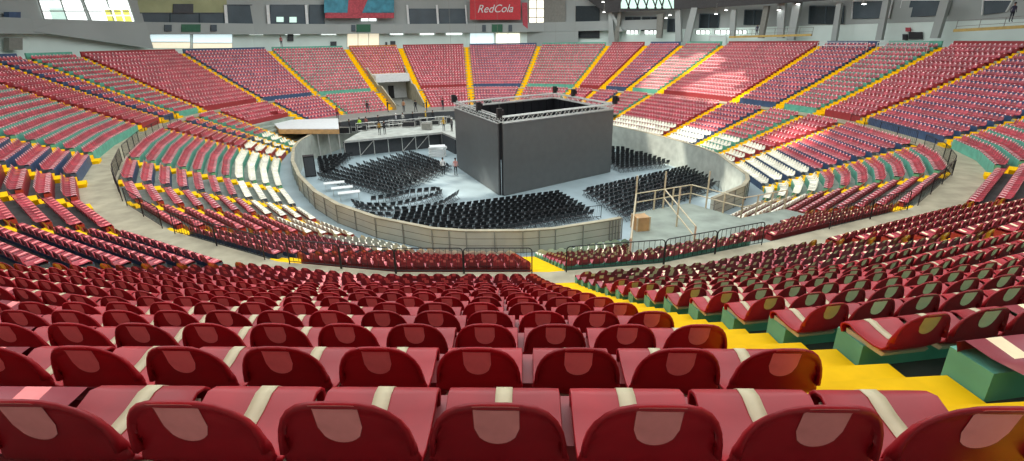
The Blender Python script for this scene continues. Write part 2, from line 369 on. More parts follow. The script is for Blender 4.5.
# coloured bench blocks and front bands of every section, yellow stairs
AW = .60                                           # half width of an aisle
def tspan(i, d):                                   # usable t range of a row between its aisles
    L = (P(i, d) - P(i, d, 1)).length
    a = 0 if i in KINK else AW / L; b = 1 if (i + 1) % NV in KINK else 1 - AW / L
    return a, b, L
def vis_edge(i):
    return any(-350 < px((*P(i, d, t), z))[0] < 1374 for d, z in ((14, -1), (0, ZC), (-10, -10)) for t in (0, .5, 1))
sec_no = 0
for i in edges_all:
    if not vis_edge(i): continue
    mbk = MB(); cl = cols[i]; any_ = False
    for j in range(NU):
        d0, d1 = u_front(j), u_front(j) + .26; a, b, L = tspan(i, d0); zp = (u_step(j - 1) if j else ZC) + .002; z1 = u_step(j) + .20
        if px((*P(i, d0, .5), z1))[2] < -3: continue
        segs = [(a, b)]
        if i == VOM[0] and j < 5: segs = [(a, VOM[1] - .03), (VOM[2] + .03, b)]
        for a, b in segs:
            if b - a < .02: continue
            q = [P3(i, d0 - .03, a, 0), P3(i, d0 + .02, a, 0), P3(i, d0 + .02, b, 0), P3(i, d0 - .03, b, 0)]
            mbk.hexa([Vector((v.x, v.y, zp)) for v in q] + [Vector((v.x, v.y, z1)) for v in q])
            q = [P3(i, d0 + .02, a, 0), P3(i, d1, a, 0), P3(i, d1, b, 0), P3(i, d0 + .02, b, 0)]
            mbk.hexa([Vector((v.x, v.y, u_step(j))) for v in q] + [Vector((v.x, v.y, z1)) for v in q])
    for r in range(NL):
        d0 = l_front(r); a, b, L = tspan(i, d0); d1 = d0 + .4; z = l_step(r); zp = (l_step(r + 1) if r < NL - 1 else PATH_Z) + .002
        f0 = -(CW - .21 + RL * (r + 1)); d0 = f0 + .02; d1 = d0 + .24
        segs = [(a, b)]
        if i == VOM[0]: segs = [(a, VOM[1] - .03), (VOM[2] + .03, b)]
        for a, b in segs:
            if pip(P(i, d0, (a + b) / 2), DECK_POLY) or covered(i, r): continue
            q = [P3(i, d0 - .05, a, 0), P3(i, d0, a, 0), P3(i, d0, b, 0), P3(i, d0 - .05, b, 0)]
            mbk.hexa([Vector((v.x, v.y, zp)) for v in q] + [Vector((v.x, v.y, z + .20)) for v in q])
            q = [P3(i, d0, a, 0), P3(i, d1, a, 0), P3(i, d1, b, 0), P3(i, d0, b, 0)]
            mbk.hexa([Vector((v.x, v.y, z)) for v in q] + [Vector((v.x, v.y, z + .20)) for v in q])
    # coloured parapet behind the last row
    if px((*P(i, 15, .5), -1))[2] > 3:
        a, b, L = tspan(i, rim); q = [P3(i, rim - .05, a, 0), P3(i, rim + .12, a, 0), P3(i, rim + .12, b, 0), P3(i, rim - .05, b, 0)]
        mbk.hexa([Vector((v.x, v.y, RIMZ)) for v in q] + [Vector((v.x, v.y, u_top(NU - 1) + .22)) for v in q])
    sec_no += 1
    tag(mbk.build('trim_%d' % sec_no, M[cl]), kind='structure')
# stairs
aisle_objs = []
for i in range(NV):
    if i in KINK: continue
    v = Vector((*V[i], 0)); m = Vector((*MIT[i], 0)); tdir = Vector((-m.y, m.x, 0)).normalized() * (AW - .01)
    def stair(path, base):
        mb = MB()
        for k in range(len(path) - 1):
            (d0, z0), (d1, z1) = path[k], path[k + 1]
            a, b = v + m * d0, v + m * d1
            mb.hexa([a + tdir + Vector((0, 0, z0 - .35)), a - tdir + Vector((0, 0, z0 - .35)), b - tdir + Vector((0, 0, z0 - .35)), b + tdir + Vector((0, 0, z0 - .35)),
                     a + tdir + Vector((0, 0, z0)), a - tdir + Vector((0, 0, z0)), b - tdir + Vector((0, 0, z0)), b + tdir + Vector((0, 0, z0))])
        return mb
    c = px((*(v + m * 7), -4)); c2 = px((*(v + m * 1), ZC))
    if c[2] < 0 and c2[2] < 0: continue
    if not (-300 < c[0] < 1300 or -200 < c2[0] < 1200): continue
    pth = [(u_front(0) - .45, ZC + .2)]
    for j in range(NU):
        pth += [(u_front(j) - .04, u_step(j) + .015), (u_front(j) + R_ / 2, u_step(j) + .015 + RISE / 2)]
    pth[-1] = (pth[-1][0], u_step(NU - 1) + .2); pth.append((u_front(NU) - .04, RIMZ))
    pth = [p for p in pth if True]
    o = stair(pth, 0).build('aisle_stairs', M['yellow']); aisle_objs.append((c2, i, 'upper', o))
    pth = []
    for r in range(NL - 1 if not (i in COVER and (i - 1) % NV in COVER) else 6, -1, -1):
        f = -(CW - .21 + RL * (r + 1)); pth += [(f - .03, l_step(r) + .015), (f + RL / 2, l_step(r) + .015 + RISL / 2)]
    pth.append((-CW - .05, ZC))
    c3 = v + m * (-8)
    if not pip((c3.x, c3.y), DECK_POLY) and px((*c3.xy, -10))[2] > 3:
        o = stair(pth, 0).build('aisle_stairs', M['yellow']); aisle_objs.append((px((*c3.xy, -10)), i, 'lower', o))
AIS_NAME = {22: 'nearest'}
for tier in ('upper', 'lower'):
    L = [a for a in aisle_objs if a[2] == tier and a[1] != 22]; nl = sorted([a for a in L if a[1] in range(7, 22)], key=lambda a: -a[1]); nr = sorted([a for a in L if a not in nl], key=lambda a: (a[1] - 22) % NV)
    for k, a in enumerate(nl): tag(a[3], 'yellow stair through the %s stand, %s to the left going round from the nearest stair' % (tier, ordn(k + 1)), 'stairs', 'yellow aisle stairs')
    for k, a in enumerate(nr): tag(a[3], 'yellow stair through the %s stand, %s to the right going round from the nearest stair' % (tier, ordn(k + 1)), 'stairs', 'yellow aisle stairs')
    for a in aisle_objs:
        if a[2] == tier and a[1] == 22: tag(a[3], 'bright yellow stair beside green seat blocks at lower right' if tier == 'upper' else 'yellow stair below the walkway in line with the nearest stair', 'stairs', 'yellow aisle stairs')

# ------------------------------------------------------------------ seats
PROF_PAN = [(.500, -.015), (.525, .02), (.522, .055), (.495, .082), (.44, .088), (.36, .066), (.26, .052), (.17, .05), (.11, .062), (.075, .10)]
def back_pt(v, H): return (.075 - .085 * v ** .8 + (-.02 * max(0, v - .9) / .1), .10 + (H - .10) * v)
def seat_surface(us, npan, nback):
    rows = []
    for u in us:
        col = []; au = abs(u)
        for (y, z) in npan: col.append((.222 * u, y - .012 * au ** 4 * (1 if y > .4 else 0), z + .02 * au ** 3 * (1 if y < .46 else .4)))
        H = .17 + .26 * (1 - au ** 2.6) ** (1 / 2.2)
        for k in range(1, nback + 1):
            v = k / nback; y, z = back_pt(v, H); w_ = 1 - .05 * max(0, (.4 - v)) ; col.append((.222 * u * w_, y + .055 * au ** 2 * min(1, v * 2), z))
        rows.append(col)
    return rows
def mesh_from_grid(name, rows, mats, mfun, thick=0, smooth=True):
    A = np.array(rows, float); nu, nv_ = A.shape[:2]
    du = np.gradient(A, axis=0); dvv = np.gradient(A, axis=1); N = np.cross(du, dvv); N /= np.linalg.norm(N, axis=2, keepdims=True) + 1e-9
    idx = lambda i, j, k=0: k * nu * nv_ + i * nv_ + j
    vs = [tuple(p) for p in A.reshape(-1, 3)]; fs = []; mi = []
    if thick: vs += [tuple(p) for p in (A + N * thick).reshape(-1, 3)]
    for i in range(nu - 1):
        for j in range(nv_ - 1):
            fs.append((idx(i, j), idx(i + 1, j), idx(i + 1, j + 1), idx(i, j + 1))); mi.append(mfun(i, j))
            if thick: fs.append((idx(i, j, 1), idx(i, j + 1, 1), idx(i + 1, j + 1, 1), idx(i + 1, j, 1))); mi.append(mfun(i, j))
    if thick:
        ring_ = [(i, 0) for i in range(nu)] + [(nu - 1, j) for j in range(1, nv_)] + [(i, nv_ - 1) for i in range(nu - 2, -1, -1)] + [(0, j) for j in range(nv_ - 2, 0, -1)]
        for k in range(len(ring_)):
            p, q = ring_[k], ring_[(k + 1) % len(ring_)]; fs.append((idx(*p), idx(*p, 1), idx(*q, 1), idx(*q))); mi.append(0)
    me = bpy.data.meshes.new(name); me.from_pydata(vs, [], fs)
    for m in mats: me.materials.append(m)
    me.polygons.foreach_set('material_index', mi)
    bm = bmesh.new(); bm.from_mesh(me); bmesh.ops.recalc_face_normals(bm, faces=bm.faces); bm.to_mesh(me); bm.free()
    if smooth: me.shade_smooth()
    return me
us = [-1, -.985, -.94, -.85, -.72, -.55, -.35, -.15, 0, .15, .35, .55, .72, .85, .94, .985, 1]
shell_me = mesh_from_grid('seat_shell', seat_surface(us, PROF_PAN, 9), [M['seat']], lambda i, j: 0, thick=.016)
# stripe on the pan: a thin strip just above the surface
def strip(name, m):
    rows = []
    for x in (-.034, 0, .034): rows.append([(x, y + (.004 if y > .51 else 0), z + .004) for (y, z) in PROF_PAN[1:8]])
    return mesh_from_grid(name, rows, [m], lambda i, j: 0, thick=.003)
stripe_me = strip('pan_stripe', M['stripe'])
def tab(name, m):                                  # U-shaped patch on the rear of the backrest, tinted by block and aisle end
    N = 10; rows = []
    for k in range(N + 1):
        s = k / N; x = -.07 + .14 * s; u = x / .222; H = .17 + .26 * (1 - abs(u) ** 2.6) ** (1 / 2.2)
        zb = .305 - .07 * math.sqrt(max(0, 1 - (x / .07) ** 2)); col = []
        for q in range(7):
            z = H - .001 - (H - zb) * q / 6; v = (z - .10) / (H - .10); y, _ = back_pt(v, H)
            col.append((x, y + .055 * u * u - .0192, z + .0005))
        rows.append(col)
    return mesh_from_grid(name, rows, [m], lambda i, j: 0, thick=0)
tab_me = {k: tab('back_patch', M[k]) for k in ('tab', 'tab_sage', 'tab_gold')}
mbb = MB(); mbb.hexa([(-.19, .12, -.003), (.19, .12, -.003), (.20, .46, -.003), (-.20, .46, -.003), (-.19, .10, .035), (.19, .10, .035), (.20, .47, .04), (-.20, .47, .04)])
br = mbb.build('seat_bracket', M['under']); bracket_me = br.data; bpy.data.objects.remove(br)

# low detail seat template for the many far ones
usL = [-1, -.88, -.55, -.26, .26, .55, .88, 1]
panL = [(.50, -.01), (.525, .05), (.48, .085), (.30, .055), (.10, .065)]
rowsL = seat_surface(usL, panL, 3)
nC, nR = len(rowsL), len(rowsL[0])
TV = np.array([p for r in rowsL for p in r]); TF = []; TM = []
for i in range(nC - 1):
    for j in range(nR - 1):
        TF.append((i * nR + j, (i + 1) * nR + j, (i + 1) * nR + j + 1, i * nR + j + 1)); TM.append(1 if (i == 3 and (j in (0, 1, 2) or j >= nR - 2)) else 0)
TF = np.array(TF); TM = np.array(TM)
seats = []                                         # x, y, z(block top), rz, kind(0 red,1 cream), edge, row, tier, k from start, n
for i in edges_all:
    for tier, nrow in (('u', NU), ('l', NL)):
        for j in range(nrow):
            d = u_back(j) if tier == 'u' else -(CW - .21 + RL * (j + 1)) + .02 + .48
            z = (u_step(j) if tier == 'u' else l_step(j)) + .20
            a, b, L = tspan(i, d); n = int(L * (b - a) / .486 + .2)
            if n < 1: continue
            A, B = P(i, d, a), P(i, d, b); dr = (B - A).normalized(); nin = Vector((-dr.y, dr.x)); rz = math.atan2(nin.y, nin.x) - math.pi / 2
            for k in range(n):
                c = A.lerp(B, (k + .5) / n)
                if i == VOM[0] and (tier == 'l' or j < 5):
                    t = a + (b - a) * (k + .5) / n
                    if VOM[1] - .04 < t < VOM[2] + .04: continue
                if tier == 'l' and (pip(c, DECK_POLY) or covered(i, j) or pip(c, SIDE_P)): continue
                q = px((c.x, c.y, z + .3))
                if q[2] < .5 or not (-900 < q[0] < 1924) or q[1] > 1500: continue
                seats.append((c.x, c.y, z, rz, 1 if tier == 'l' and j >= 7 else 0, i, j, tier, k, n, q))
# the 300 largest in view
def size(s): return s[10][2] if (-30 < s[10][0] < 1054 and -5 < s[10][1] < 485) else 1e9
order = sorted(range(len(seats)), key=lambda k: size(seats[k])); near = set(order[:300])
print('SEATS', len(seats), 'farthest individual', seats[order[299]][10])
proto = empty('stadium_seat')
kids = {}
for nm, me in (('seat_shell', shell_me), ('pan_stripe', stripe_me), ('back_patch', tab_me['tab']), ('seat_bracket', bracket_me)):
    o = bpy.data.objects.new(nm, me); COL.objects.link(o); o.parent = kids['seat_shell'] if nm in ('pan_stripe', 'back_patch') else proto; kids[nm] = o
first = True
BLK = {18: 'far left block', 19: 'far left block', 20: 'left block', 21: 'left block', 22: 'right block', 23: 'right block', 24: 'far right block'}
def blk_n(i, j, tier):                             # seats of the whole row in a block of two edges
    return len([s for s in seats if s[5] == i and s[6] == j and s[7] == tier])
cnt = {}
def full_n(i, j):
    a, b, L = tspan(i, u_back(j)); return int(L * (b - a) / .486 + .2)
for k in sorted(near, key=lambda k: (seats[k][6], seats[k][0])):
    x, y, z, rz, kd, i, j, tier, kk, n, q = seats[k]
    if first: r = proto; first = False; ch = kids
    else:
        r = proto.copy(); COL.objects.link(r); ch = {}
        for nm in kids:
            c = kids[nm].copy(); COL.objects.link(c); c.parent = ch['seat_shell'] if nm in ('pan_stripe', 'back_patch') else r; ch[nm] = c
    r.location = (x, y, z); r.rotation_euler = (0, 0, rz)
    side = 'left' if i <= 21 else 'right'
    if i == 21: pos = n - kk
    elif i == 20: pos = full_n(21, j) + n - kk
    elif i in (19, 18): pos = n - kk
    elif i == 22: pos = kk + 1
    elif i == 23: pos = full_n(22, j) + kk + 1
    else: pos = kk + 1
    end = pos == 1 and i in (21, 22, 19, 24)
    tm = 'tab_gold' if (i in (22,) and pos == 1) or (i in (19, 24, 20, 23) and ((i in (20, 23) and ((kk == 0 and i == 20) or (kk == n - 1 and i == 23))) or (i in (19, 24) and end))) else ('tab_sage' if i >= 22 else 'tab')
    ch['back_patch'].data = tab_me[tm]
    rowname = ordn(15 - j)
    aisle = 'yellow stair' if i in (20, 21, 22, 23) else 'next stair %s' % side
    tn = {'tab': 'pink', 'tab_sage': 'sage', 'tab_gold': 'gold'}[tm]
    tag(r, 'red seat, %s back patch, %s %s of the %s, %s row from camera' % (tn, ordn(pos), side, aisle, rowname), 'seat', 'red seats in the nearest rows')
# everything else: one object
rest = [s for k, s in enumerate(seats) if k not in near]
n = len(rest); arr = np.array([[s[0], s[1], s[2], s[3], s[4], s[5]] for s in rest])
c_, s_ = np.cos(arr[:, 3]), np.sin(arr[:, 3]); nv = len(TV)
vx = arr[:, 0:1] + c_[:, None] * TV[:, 0] - s_[:, None] * TV[:, 1]; vy = arr[:, 1:2] + s_[:, None] * TV[:, 0] + c_[:, None] * TV[:, 1]; vz = arr[:, 2:3] + TV[:, 2]
co = np.stack([vx, vy, vz], 2).reshape(-1, 3)
fc = (TF[None] + (np.arange(n) * nv)[:, None, None]).reshape(-1, 4)
mi = np.where(TM[None] == 1, 1, np.where(arr[:, 4:5] == 1, 2, 0)); 
mi = np.where((TM[None] == 1) & (arr[:, 4:5] == 1), 2, mi).reshape(-1)
me = bpy.data.meshes.new('stadium_seats'); me.vertices.add(len(co)); me.vertices.foreach_set('co', co.ravel())
me.loops.add(fc.size); me.loops.foreach_set('vertex_index', fc.ravel().astype(np.int32))
me.polygons.add(len(fc)); me.polygons.foreach_set('loop_start', np.arange(0, fc.size, 4, dtype=np.int32)); me.polygons.foreach_set('loop_total', np.full(len(fc), 4, np.int32))
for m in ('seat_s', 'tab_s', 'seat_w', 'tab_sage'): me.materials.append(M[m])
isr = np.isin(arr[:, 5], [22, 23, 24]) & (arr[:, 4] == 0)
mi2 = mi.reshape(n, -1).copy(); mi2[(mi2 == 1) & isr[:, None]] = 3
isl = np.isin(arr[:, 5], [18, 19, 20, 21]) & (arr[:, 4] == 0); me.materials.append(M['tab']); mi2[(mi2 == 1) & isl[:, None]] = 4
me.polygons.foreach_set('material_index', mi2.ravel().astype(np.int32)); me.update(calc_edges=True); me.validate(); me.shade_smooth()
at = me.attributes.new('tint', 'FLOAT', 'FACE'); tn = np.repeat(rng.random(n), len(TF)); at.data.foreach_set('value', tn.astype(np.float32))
o = bpy.data.objects.new('stadium_seats', me); COL.objects.link(o)
tag(o, 'thousands of red and cream seats filling the rest of both stands', 'seats', kind='stuff')

# ------------------------------------------------------------------ black railing round the walkway
def railing(a, b):
    a, b = Vector(a), Vector(b); L = (b - a).length; root = empty('railing_panel', a, math.atan2((b - a).y, (b - a).x)); H = .98
    f = MB(); pts = [(0, 0), (0, H - .12), (.03, H - .04), (.12, H)]; pts += [(L - .04 - p[0], p[1]) for p in reversed(pts)]
    for k in range(len(pts) - 1): f.bar((pts[k][0] + .02, 0, pts[k][1]), (pts[k + 1][0] + .02, 0, pts[k + 1][1]), .022)
    f.bar((.02, 0, .12), (L - .02, 0, .12), .015); f.build('frame', M['black'], root)
    g = MB(); n = max(3, int(L / .2))
    for k in range(1, n): g.bar((L * k / n, 0, .12), (L * k / n, 0, H), .009, 4)
    bb = g.build('balusters', M['black'], root)
    return root
rp = []
for i in range(13, 29):
    d = -CW + .12; a, b, L = tspan(i, d)
    t0, t1 = a, b
    if i == 21: t1 = b
    if i == 24: t0, t1 = a, b
    l = L * (t1 - t0); k = max(1, round(l / 2.5))
    for s in range(k):
        p, q = P3(i, d, t0 + (t1 - t0) * s / k, ZC), P3(i, d, t0 + (t1 - t0) * (s + 1) / k, ZC)
        if i == 24 and s == 0: continue             # opening on to the deck
        rp.append((i, railing(p, q)))
lr = [r for r in rp if r[0] <= 21][::-1]; rr = [r for r in rp if r[0] > 21]
for k, r in enumerate(lr): tag(r[1], 'black walkway railing panel, %s to the left of the yellow stair gap' % ordn(k + 1), 'railing', 'walkway railings')
for k, r in enumerate(rr): tag(r[1], 'black walkway railing panel, %s to the right of the yellow stair gap' % ordn(k + 1), 'railing', 'walkway railings')

# ------------------------------------------------------------------ deck over the lower right seats with pipe rails and the stair to the gate
mb = MB(); poly = DECK_POLY; n = len(poly)
base = len(mb.v); mb.v += [(p[0], p[1], DECK_Z) for p in poly] + [(p[0], p[1], DECK_Z - .18) for p in poly]
mb.f.append(tuple(range(n))); mb.m.append(0); mb.f.append(tuple(range(2 * n - 1, n - 1, -1))); mb.m.append(0)
for k in range(n): j = (k + 1) % n; mb.f.append((k, n + k, n + j, j)); mb.m.append(1)
root = empty('timber_deck', (poly[0][0], poly[0][1], DECK_Z - .18)); 
def off(mb, o): mb.v = [(x - o[0], y - o[1], z - o[2]) for x, y, z in mb.v]
off(mb, root.location); mb.build('deck_surface', [M['con'], M['wood']], root)
cxd = sum(p[0] for p in poly) / n; cyd = sum(p[1] for p in poly) / n
for k in range(5):
    for t in (0, .5):
        p = Vector(poly[k]).lerp(Vector(poly[(k + 1) % n]), t); p = p.lerp(Vector((cxd, cyd)), .04)
        zb = FLOOR_Z
        # standing on whatever terrace level is below
        inside = pip(p, [tuple(P(i, WALL_D)) for i in range(NV)])
        if not inside:
            zb = PATH_Z
            for r in range(NL - 1, -1, -1):
                if not pip(p, [tuple(P(i, -(CW - .21 + RL * (r + 1)))) for i in range(NV)]): zb = l_step(r)
        if zb > DECK_Z - .3: continue
        lg = MB(); lg.bar((p.x, p.y, zb), (p.x, p.y, DECK_Z - .18), .05); off(lg, root.location); lg.build('leg', M['pipe'], root)
tag(root, 'grey deck built out over the lower seats by the arena gate', 'platform')
def pipe_rail(a, b, label, h=1.1, posts=3, z=DECK_Z, tall=()):
    a, b = Vector(a), Vector(b); r = MB()
    for k in range(posts):
        p = a.lerp(b, k / (posts - 1)); zz = z - .0; hh = h + (1.0 if k in tall else 0); r.bar((p.x, p.y, zz), (p.x, p.y, zz + hh), .045)
    for q in (h, h * .55): r.bar((a.x, a.y, z + q), (b.x, b.y, z + q), .035)
    o = r.build('pipe_railing', M['pipe'], origin=(a.x, a.y, z)); tag(o, label, 'railing', 'cream pipe railings')
e = [Vector(p) for p in DECK_POLY]
ins = lambda p: p.lerp(Vector((cxd, cyd)), .02)
E_ = [ins(p) for p in e]
pipe_rail(E_[0], E_[1], 'cream pipe railing on the far left edge of the grey deck', posts=4)
pipe_rail(E_[1], E_[2], 'cream pipe railing on the far edge of the deck facing the black chairs', posts=4, tall=(1,))
pipe_rail(E_[2], E_[3], 'cream pipe railing on the deck edge before the cream seats', posts=4)
pipe_rail(E_[6], E_[0], 'cream pipe railing down the left side of the grey deck', posts=4, tall=(3,))
pm = E_[0].lerp(E_[1], .5); pn = E_[6].lerp(E_[5], .4); pipe_rail(pm, pn, 'cream pipe railing crossing the middle of the grey deck', posts=3, tall=(0, 1))
c = G(640, 229, DECK_Z); root = empty('plywood_crate', c, .2); m = MB(); m.cbox((0, 0, 0), .66, .66, .7); m.build('crate_body', M['wood'], root)
for u in (-.33, .33):
    for v in (-.33, .33): m = MB(); m.cbox((u, v, 0), .07, .07, .72); m.build('corner_post', M['pipe'], root)
tag(root, 'tan plywood crate on the left corner of the grey deck', 'crate')

# ------------------------------------------------------------------ black chairs on the arena floor
def chair_mesh():
    m = MB()
    m.hexa([(-.21, -.18, .43), (.21, -.18, .43), (.21, .22, .45), (-.21, .22, .45), (-.21, -.18, .47), (.21, -.18, .47), (.21, .22, .49), (-.21, .22, .49)])
    m.hexa([(-.20, -.21, .55), (.20, -.21, .55), (.20, -.18, .55), (-.20, -.18, .55), (-.19, -.30, .86), (.19, -.30, .86), (.19, -.27, .86), (-.19, -.27, .86)])
    for sx in (-1, 1):
        m.bar((sx * .21, -.28, .84), (sx * .21, .22, 0), .014, 4, 1); m.bar((sx * .21, .18, .45), (sx * .21, -.28, 0), .014, 4, 1)
    m.bar((-.21, .2, .06), (.21, .2, .06), .012, 4, 1); m.bar((-.21, -.26, .06), (.21, -.26, .06), .012, 4, 1)
    return m
cm = chair_mesh(); co_ = cm.build('folding_chair', [M['blk2'], M['black']]); chair_me = co_.data; bpy.data.objects.remove(co_)
chairs = []                                        # x, y, rz, block, row, k
arena_poly = [tuple(P(i, WALL_D - .75)) for i in range(NV)]
def grid_block(name, A, B, C, D, rs=.95, cs=.58):
    A, B, C, D = [G(*p, FLOOR_Z + .8).xy for p in (A, B, C, D)]
    nr = max(2, round(((D - A).length + (C - B).length) / 2 / rs) + 1); r0 = 0
    for r in range(nr):
        a = A.lerp(D, r / (nr - 1)); b = B.lerp(C, r / (nr - 1)); nc = round((b - a).length / cs) + 1; d = (b - a).normalized(); rz = math.atan2(d.y, d.x)
        for k in range(nc):
            p = a.lerp(b, k / max(1, nc - 1)) + Vector((rng.normal(0, .02), rng.normal(0, .02)))
            if pip(p, arena_poly): chairs.append((p.x, p.y, rz + rng.normal(0, .05), name, r + 1, k + 1))
def line_row(name, r, pts, cs=.62):
    w_ = [G(*p, FLOOR_Z + .8).xy for p in pts]; k = 0; carry = 0
    for a, b in zip(w_, w_[1:]):
        L = (b - a).length; d = (b - a) / L; s = carry; rz = math.atan2(d.y, d.x)
        while s < L:
            p = a + d * s; k += 1; s += cs
            if pip(p, arena_poly): chairs.append((p.x, p.y, rz, name, r, k))
        carry = s - L
grid_block('near block', (405, 209), (556, 190), (590, 209), (300, 262))
grid_block('right block', (586, 187), (698, 162), (719, 179), (627, 211))
grid_block('back right block', (613, 146), (648, 147), (684, 158), (612, 166))
grid_block('left block', (411, 150), (449, 163), (392, 190), (320, 172), rs=.95, cs=.6)
grid_block('left block edge', (319, 156), (350, 152), (330, 168), (322, 170), rs=.95, cs=.6)
line_row('curved rows', 1, [(373, 195.5), (386, 194), (409, 189), (433, 186.5), (441, 187)])
line_row('curved rows', 2, [(355, 199), (367, 202), (387, 202.5), (402, 200), (420, 196), (433, 192), (440, 189)])
line_row('curved rows', 3, [(358, 203), (373, 206), (409, 206), (430, 203), (442, 199), (456, 190)])
line_row('curved rows', 4, [(366, 211), (390, 211.5), (420, 208)])
SQ = [G(501, 197, FLOOR_Z), G(611, 172, FLOOR_Z), G(457, 167, FLOOR_Z)]; SQ = [SQ[0].xy, SQ[1].xy, (SQ[1] + SQ[2] - SQ[0]).xy, SQ[2].xy]; cq = sum(SQ, Vector((0, 0))) / 4
SQ = [tuple(cq + (p - cq) * 1.12) for p in SQ]; chairs = [c for c in chairs if not pip((c[0], c[1]), SQ)]
print('CHAIRS', len(chairs))
chairs.sort(key=lambda c: px((c[0], c[1], FLOOR_Z + .5))[2])
for c in chairs[:300]:
    o = bpy.data.objects.new('folding_chair', chair_me); COL.objects.link(o); o.location = (c[0], c[1], FLOOR_Z); o.rotation_euler = (0, 0, c[2])
    tag(o, 'black chair in the %s, %s from left end, %s row from far side' % (c[3], ordn(c[5]), ordn(c[4])), 'chair', 'black folding chairs on the arena floor')
mbb = MB()
for c in chairs[300:]:
    n0 = len(mbb.v); cc, ss = math.cos(c[2]), math.sin(c[2])
    mbb.v += [(c[0] + x * cc - y * ss, c[1] + x * ss + y * cc, FLOOR_Z + z) for x, y, z in cm.v]; mbb.f += [tuple(n0 + i for i in f) for f in cm.f]; mbb.m += cm.m
tag(mbb.build('folding_chairs', [M['blk2'], M['black']]), 'the remaining rows of black folding chairs farther back on the arena floor', 'chairs', kind='stuff')

# ------------------------------------------------------------------ four big screens hung as a square with trusses
N0, N1, N2 = G(501, 197, FLOOR_Z), G(611, 172, FLOOR_Z), G(457, 167, FLOOR_Z); N3 = N1 + N2 - N0
SB, ST = FLOOR_Z + .02, -6.95
def screen(a, b, label, ia=.3, ib=.3):
    a, b = Vector(a), Vector(b); d = (b - a).normalized(); L = (b - a).length; root = empty('led_screen', (a.x, a.y, SB), math.atan2(d.y, d.x)); H = ST - SB
    m = MB(); m.box((ia, -.0, 0), (L - ia - ib, 0, 0), (0, .12, 0), (0, 0, H)); m.build('display_face', M['screen'], root)
    m = MB(); m.box((ia, .12, 0), (L - ia - ib, 0, 0), (0, .15, 0), (0, 0, H))
    for k in range(int((L - ia - ib) / 1.2) + 1): m.box((ia + k * 1.2, .27, 0), (.06, 0, 0), (0, .12, 0), (0, 0, H))
    m.build('back_frame', M['black'], root)
    tr = MB(); z0, z1 = H + .12, H + .62
    for z in (z0, z1):
        for y in (-.05, .45): tr.bar((.3, y, z), (L - .3, y, z), .055)
    n = int(L / .55)
    for k in range(n):
        x0, x1 = L * k / n, L * (k + 1) / n
        for y in (-.05, .45): tr.bar((x0, y, z0 if k % 2 else z1), (x1, y, z1 if k % 2 else z0), .022, 4)
        tr.bar((x0, -.05, z1), (x0, .45, z1), .02, 4)
    tr.build('lighting_truss', M['alu'], root)
    hg = MB()
    for k in range(5): hg.bar((L * (k + .5) / 5, .12, H - .05), (L * (k + .5) / 5, .12, z0), .03)
    hg.build('hanger', M['steel'], root)
    tag(root, label, 'screen', 'large screens in a square'); return root
screen(N2, N0, 'large dark screen facing left, beside the two standing people', .1, .55)
screen(N0, N1, 'large dark grey screen facing the camera above the chairs', .4, .1)
screen(N1, N3, 'large screen on the right rear side of the square, seen edge on')
screen(N3, N2, 'large screen at the back of the square showing its black inner side', .3, .9)
# chain hoists and cables at the corners
zt = ST + .62
hoist_pts = [(N0, 'near corner'), (N1, 'right corner'), (N2, 'left corner'), (N3, 'far corner'), (N0.lerp(N2, .4), 'middle of the left side'), (N3.lerp(N1, .35), 'rear side')]
for p, nm in hoist_pts:
    root = empty('chain_hoist', (p.x, p.y, zt)); m = MB(); m.cbox((0, 0, 0), .42, .34, .8, .4); m.cbox((.22, 0, .25), .3, .3, .4, .4); m.build('motor', M['black'], root)
    m = MB(); m.bar((0, 0, .78), (0, 0, ROOF_Z - zt), .012, 4); m.build('chain', M['steel'], root)
    tag(root, 'black chain hoist on the %s of the screen square' % nm, 'hoist', 'chain hoists')

# ------------------------------------------------------------------ stage at the far end
SZ = FLOOR_Z + 2.1
def poly_slab(mb, pts, z, th, mi=0, ms=None):
    n = len(pts); k = len(mb.v); mb.v += [(p[0], p[1], z) for p in pts] + [(p[0], p[1], z - th) for p in pts]
    mb.f.append(tuple(range(k, k + n))); mb.m.append(mi); mb.f.append(tuple(range(k + 2 * n - 1, k + n - 1, -1))); mb.m.append(mi)
    for a in range(n): b = (a + 1) % n; mb.f.append((k + a, k + n + a, k + n + b, k + b)); mb.m.append(mi if ms is None else ms)
s0, s1, s2 = G(344, 141, SZ), G(442, 132, SZ), G(457, 138.5, SZ)
dv = (s1 - s0).normalized(); s3 = s2 + dv * 5; OFF_ = WALL_D - .3
SP = [s0, s1, s2, s3] + [P3(k, OFF_, 0, SZ) for k in (4, 5, 6, 7, 8, 9)]
root = empty('stage', s0.xy.to_3d() + Vector((0, 0, FLOOR_Z))); m = MB(); poly_slab(m, SP, SZ, .25, 0, 1); off(m, root.location); m.build('deck', [M['stage'], M['alu']], root)
m = MB(); bk = Vector((-dv.y, dv.x, 0)) * .9
for a, b in ((s0, s1), (s1, s2), (s2, s3)):
    m.quad(Vector((a.x, a.y, FLOOR_Z)) + bk, Vector((b.x, b.y, FLOOR_Z)) + bk, Vector((b.x, b.y, SZ - .25)) + bk, Vector((a.x, a.y, SZ - .25)) + bk)
off(m, root.location); m.build('black_skirt', M['dark'], root)
for k in range(8):
    m = MB(); a = s0.lerp(s1, k / 7) + bk * .2; m.bar((a.x, a.y, FLOOR_Z), (a.x, a.y, SZ - .25), .05, 5); off(m, root.location); m.build('leg', M['alu'], root)
    if k in (1, 4, 5):
        m = MB(); c = s0.lerp(s1, (k + 1) / 7) + bk * .2; m.bar((a.x, a.y, FLOOR_Z + .1), (c.x, c.y, SZ - .3), .04, 5); off(m, root.location); m.build('brace', M['alu'], root)
tag(root, 'raised stage deck on scaffolding at the far end of the arena', 'stage')
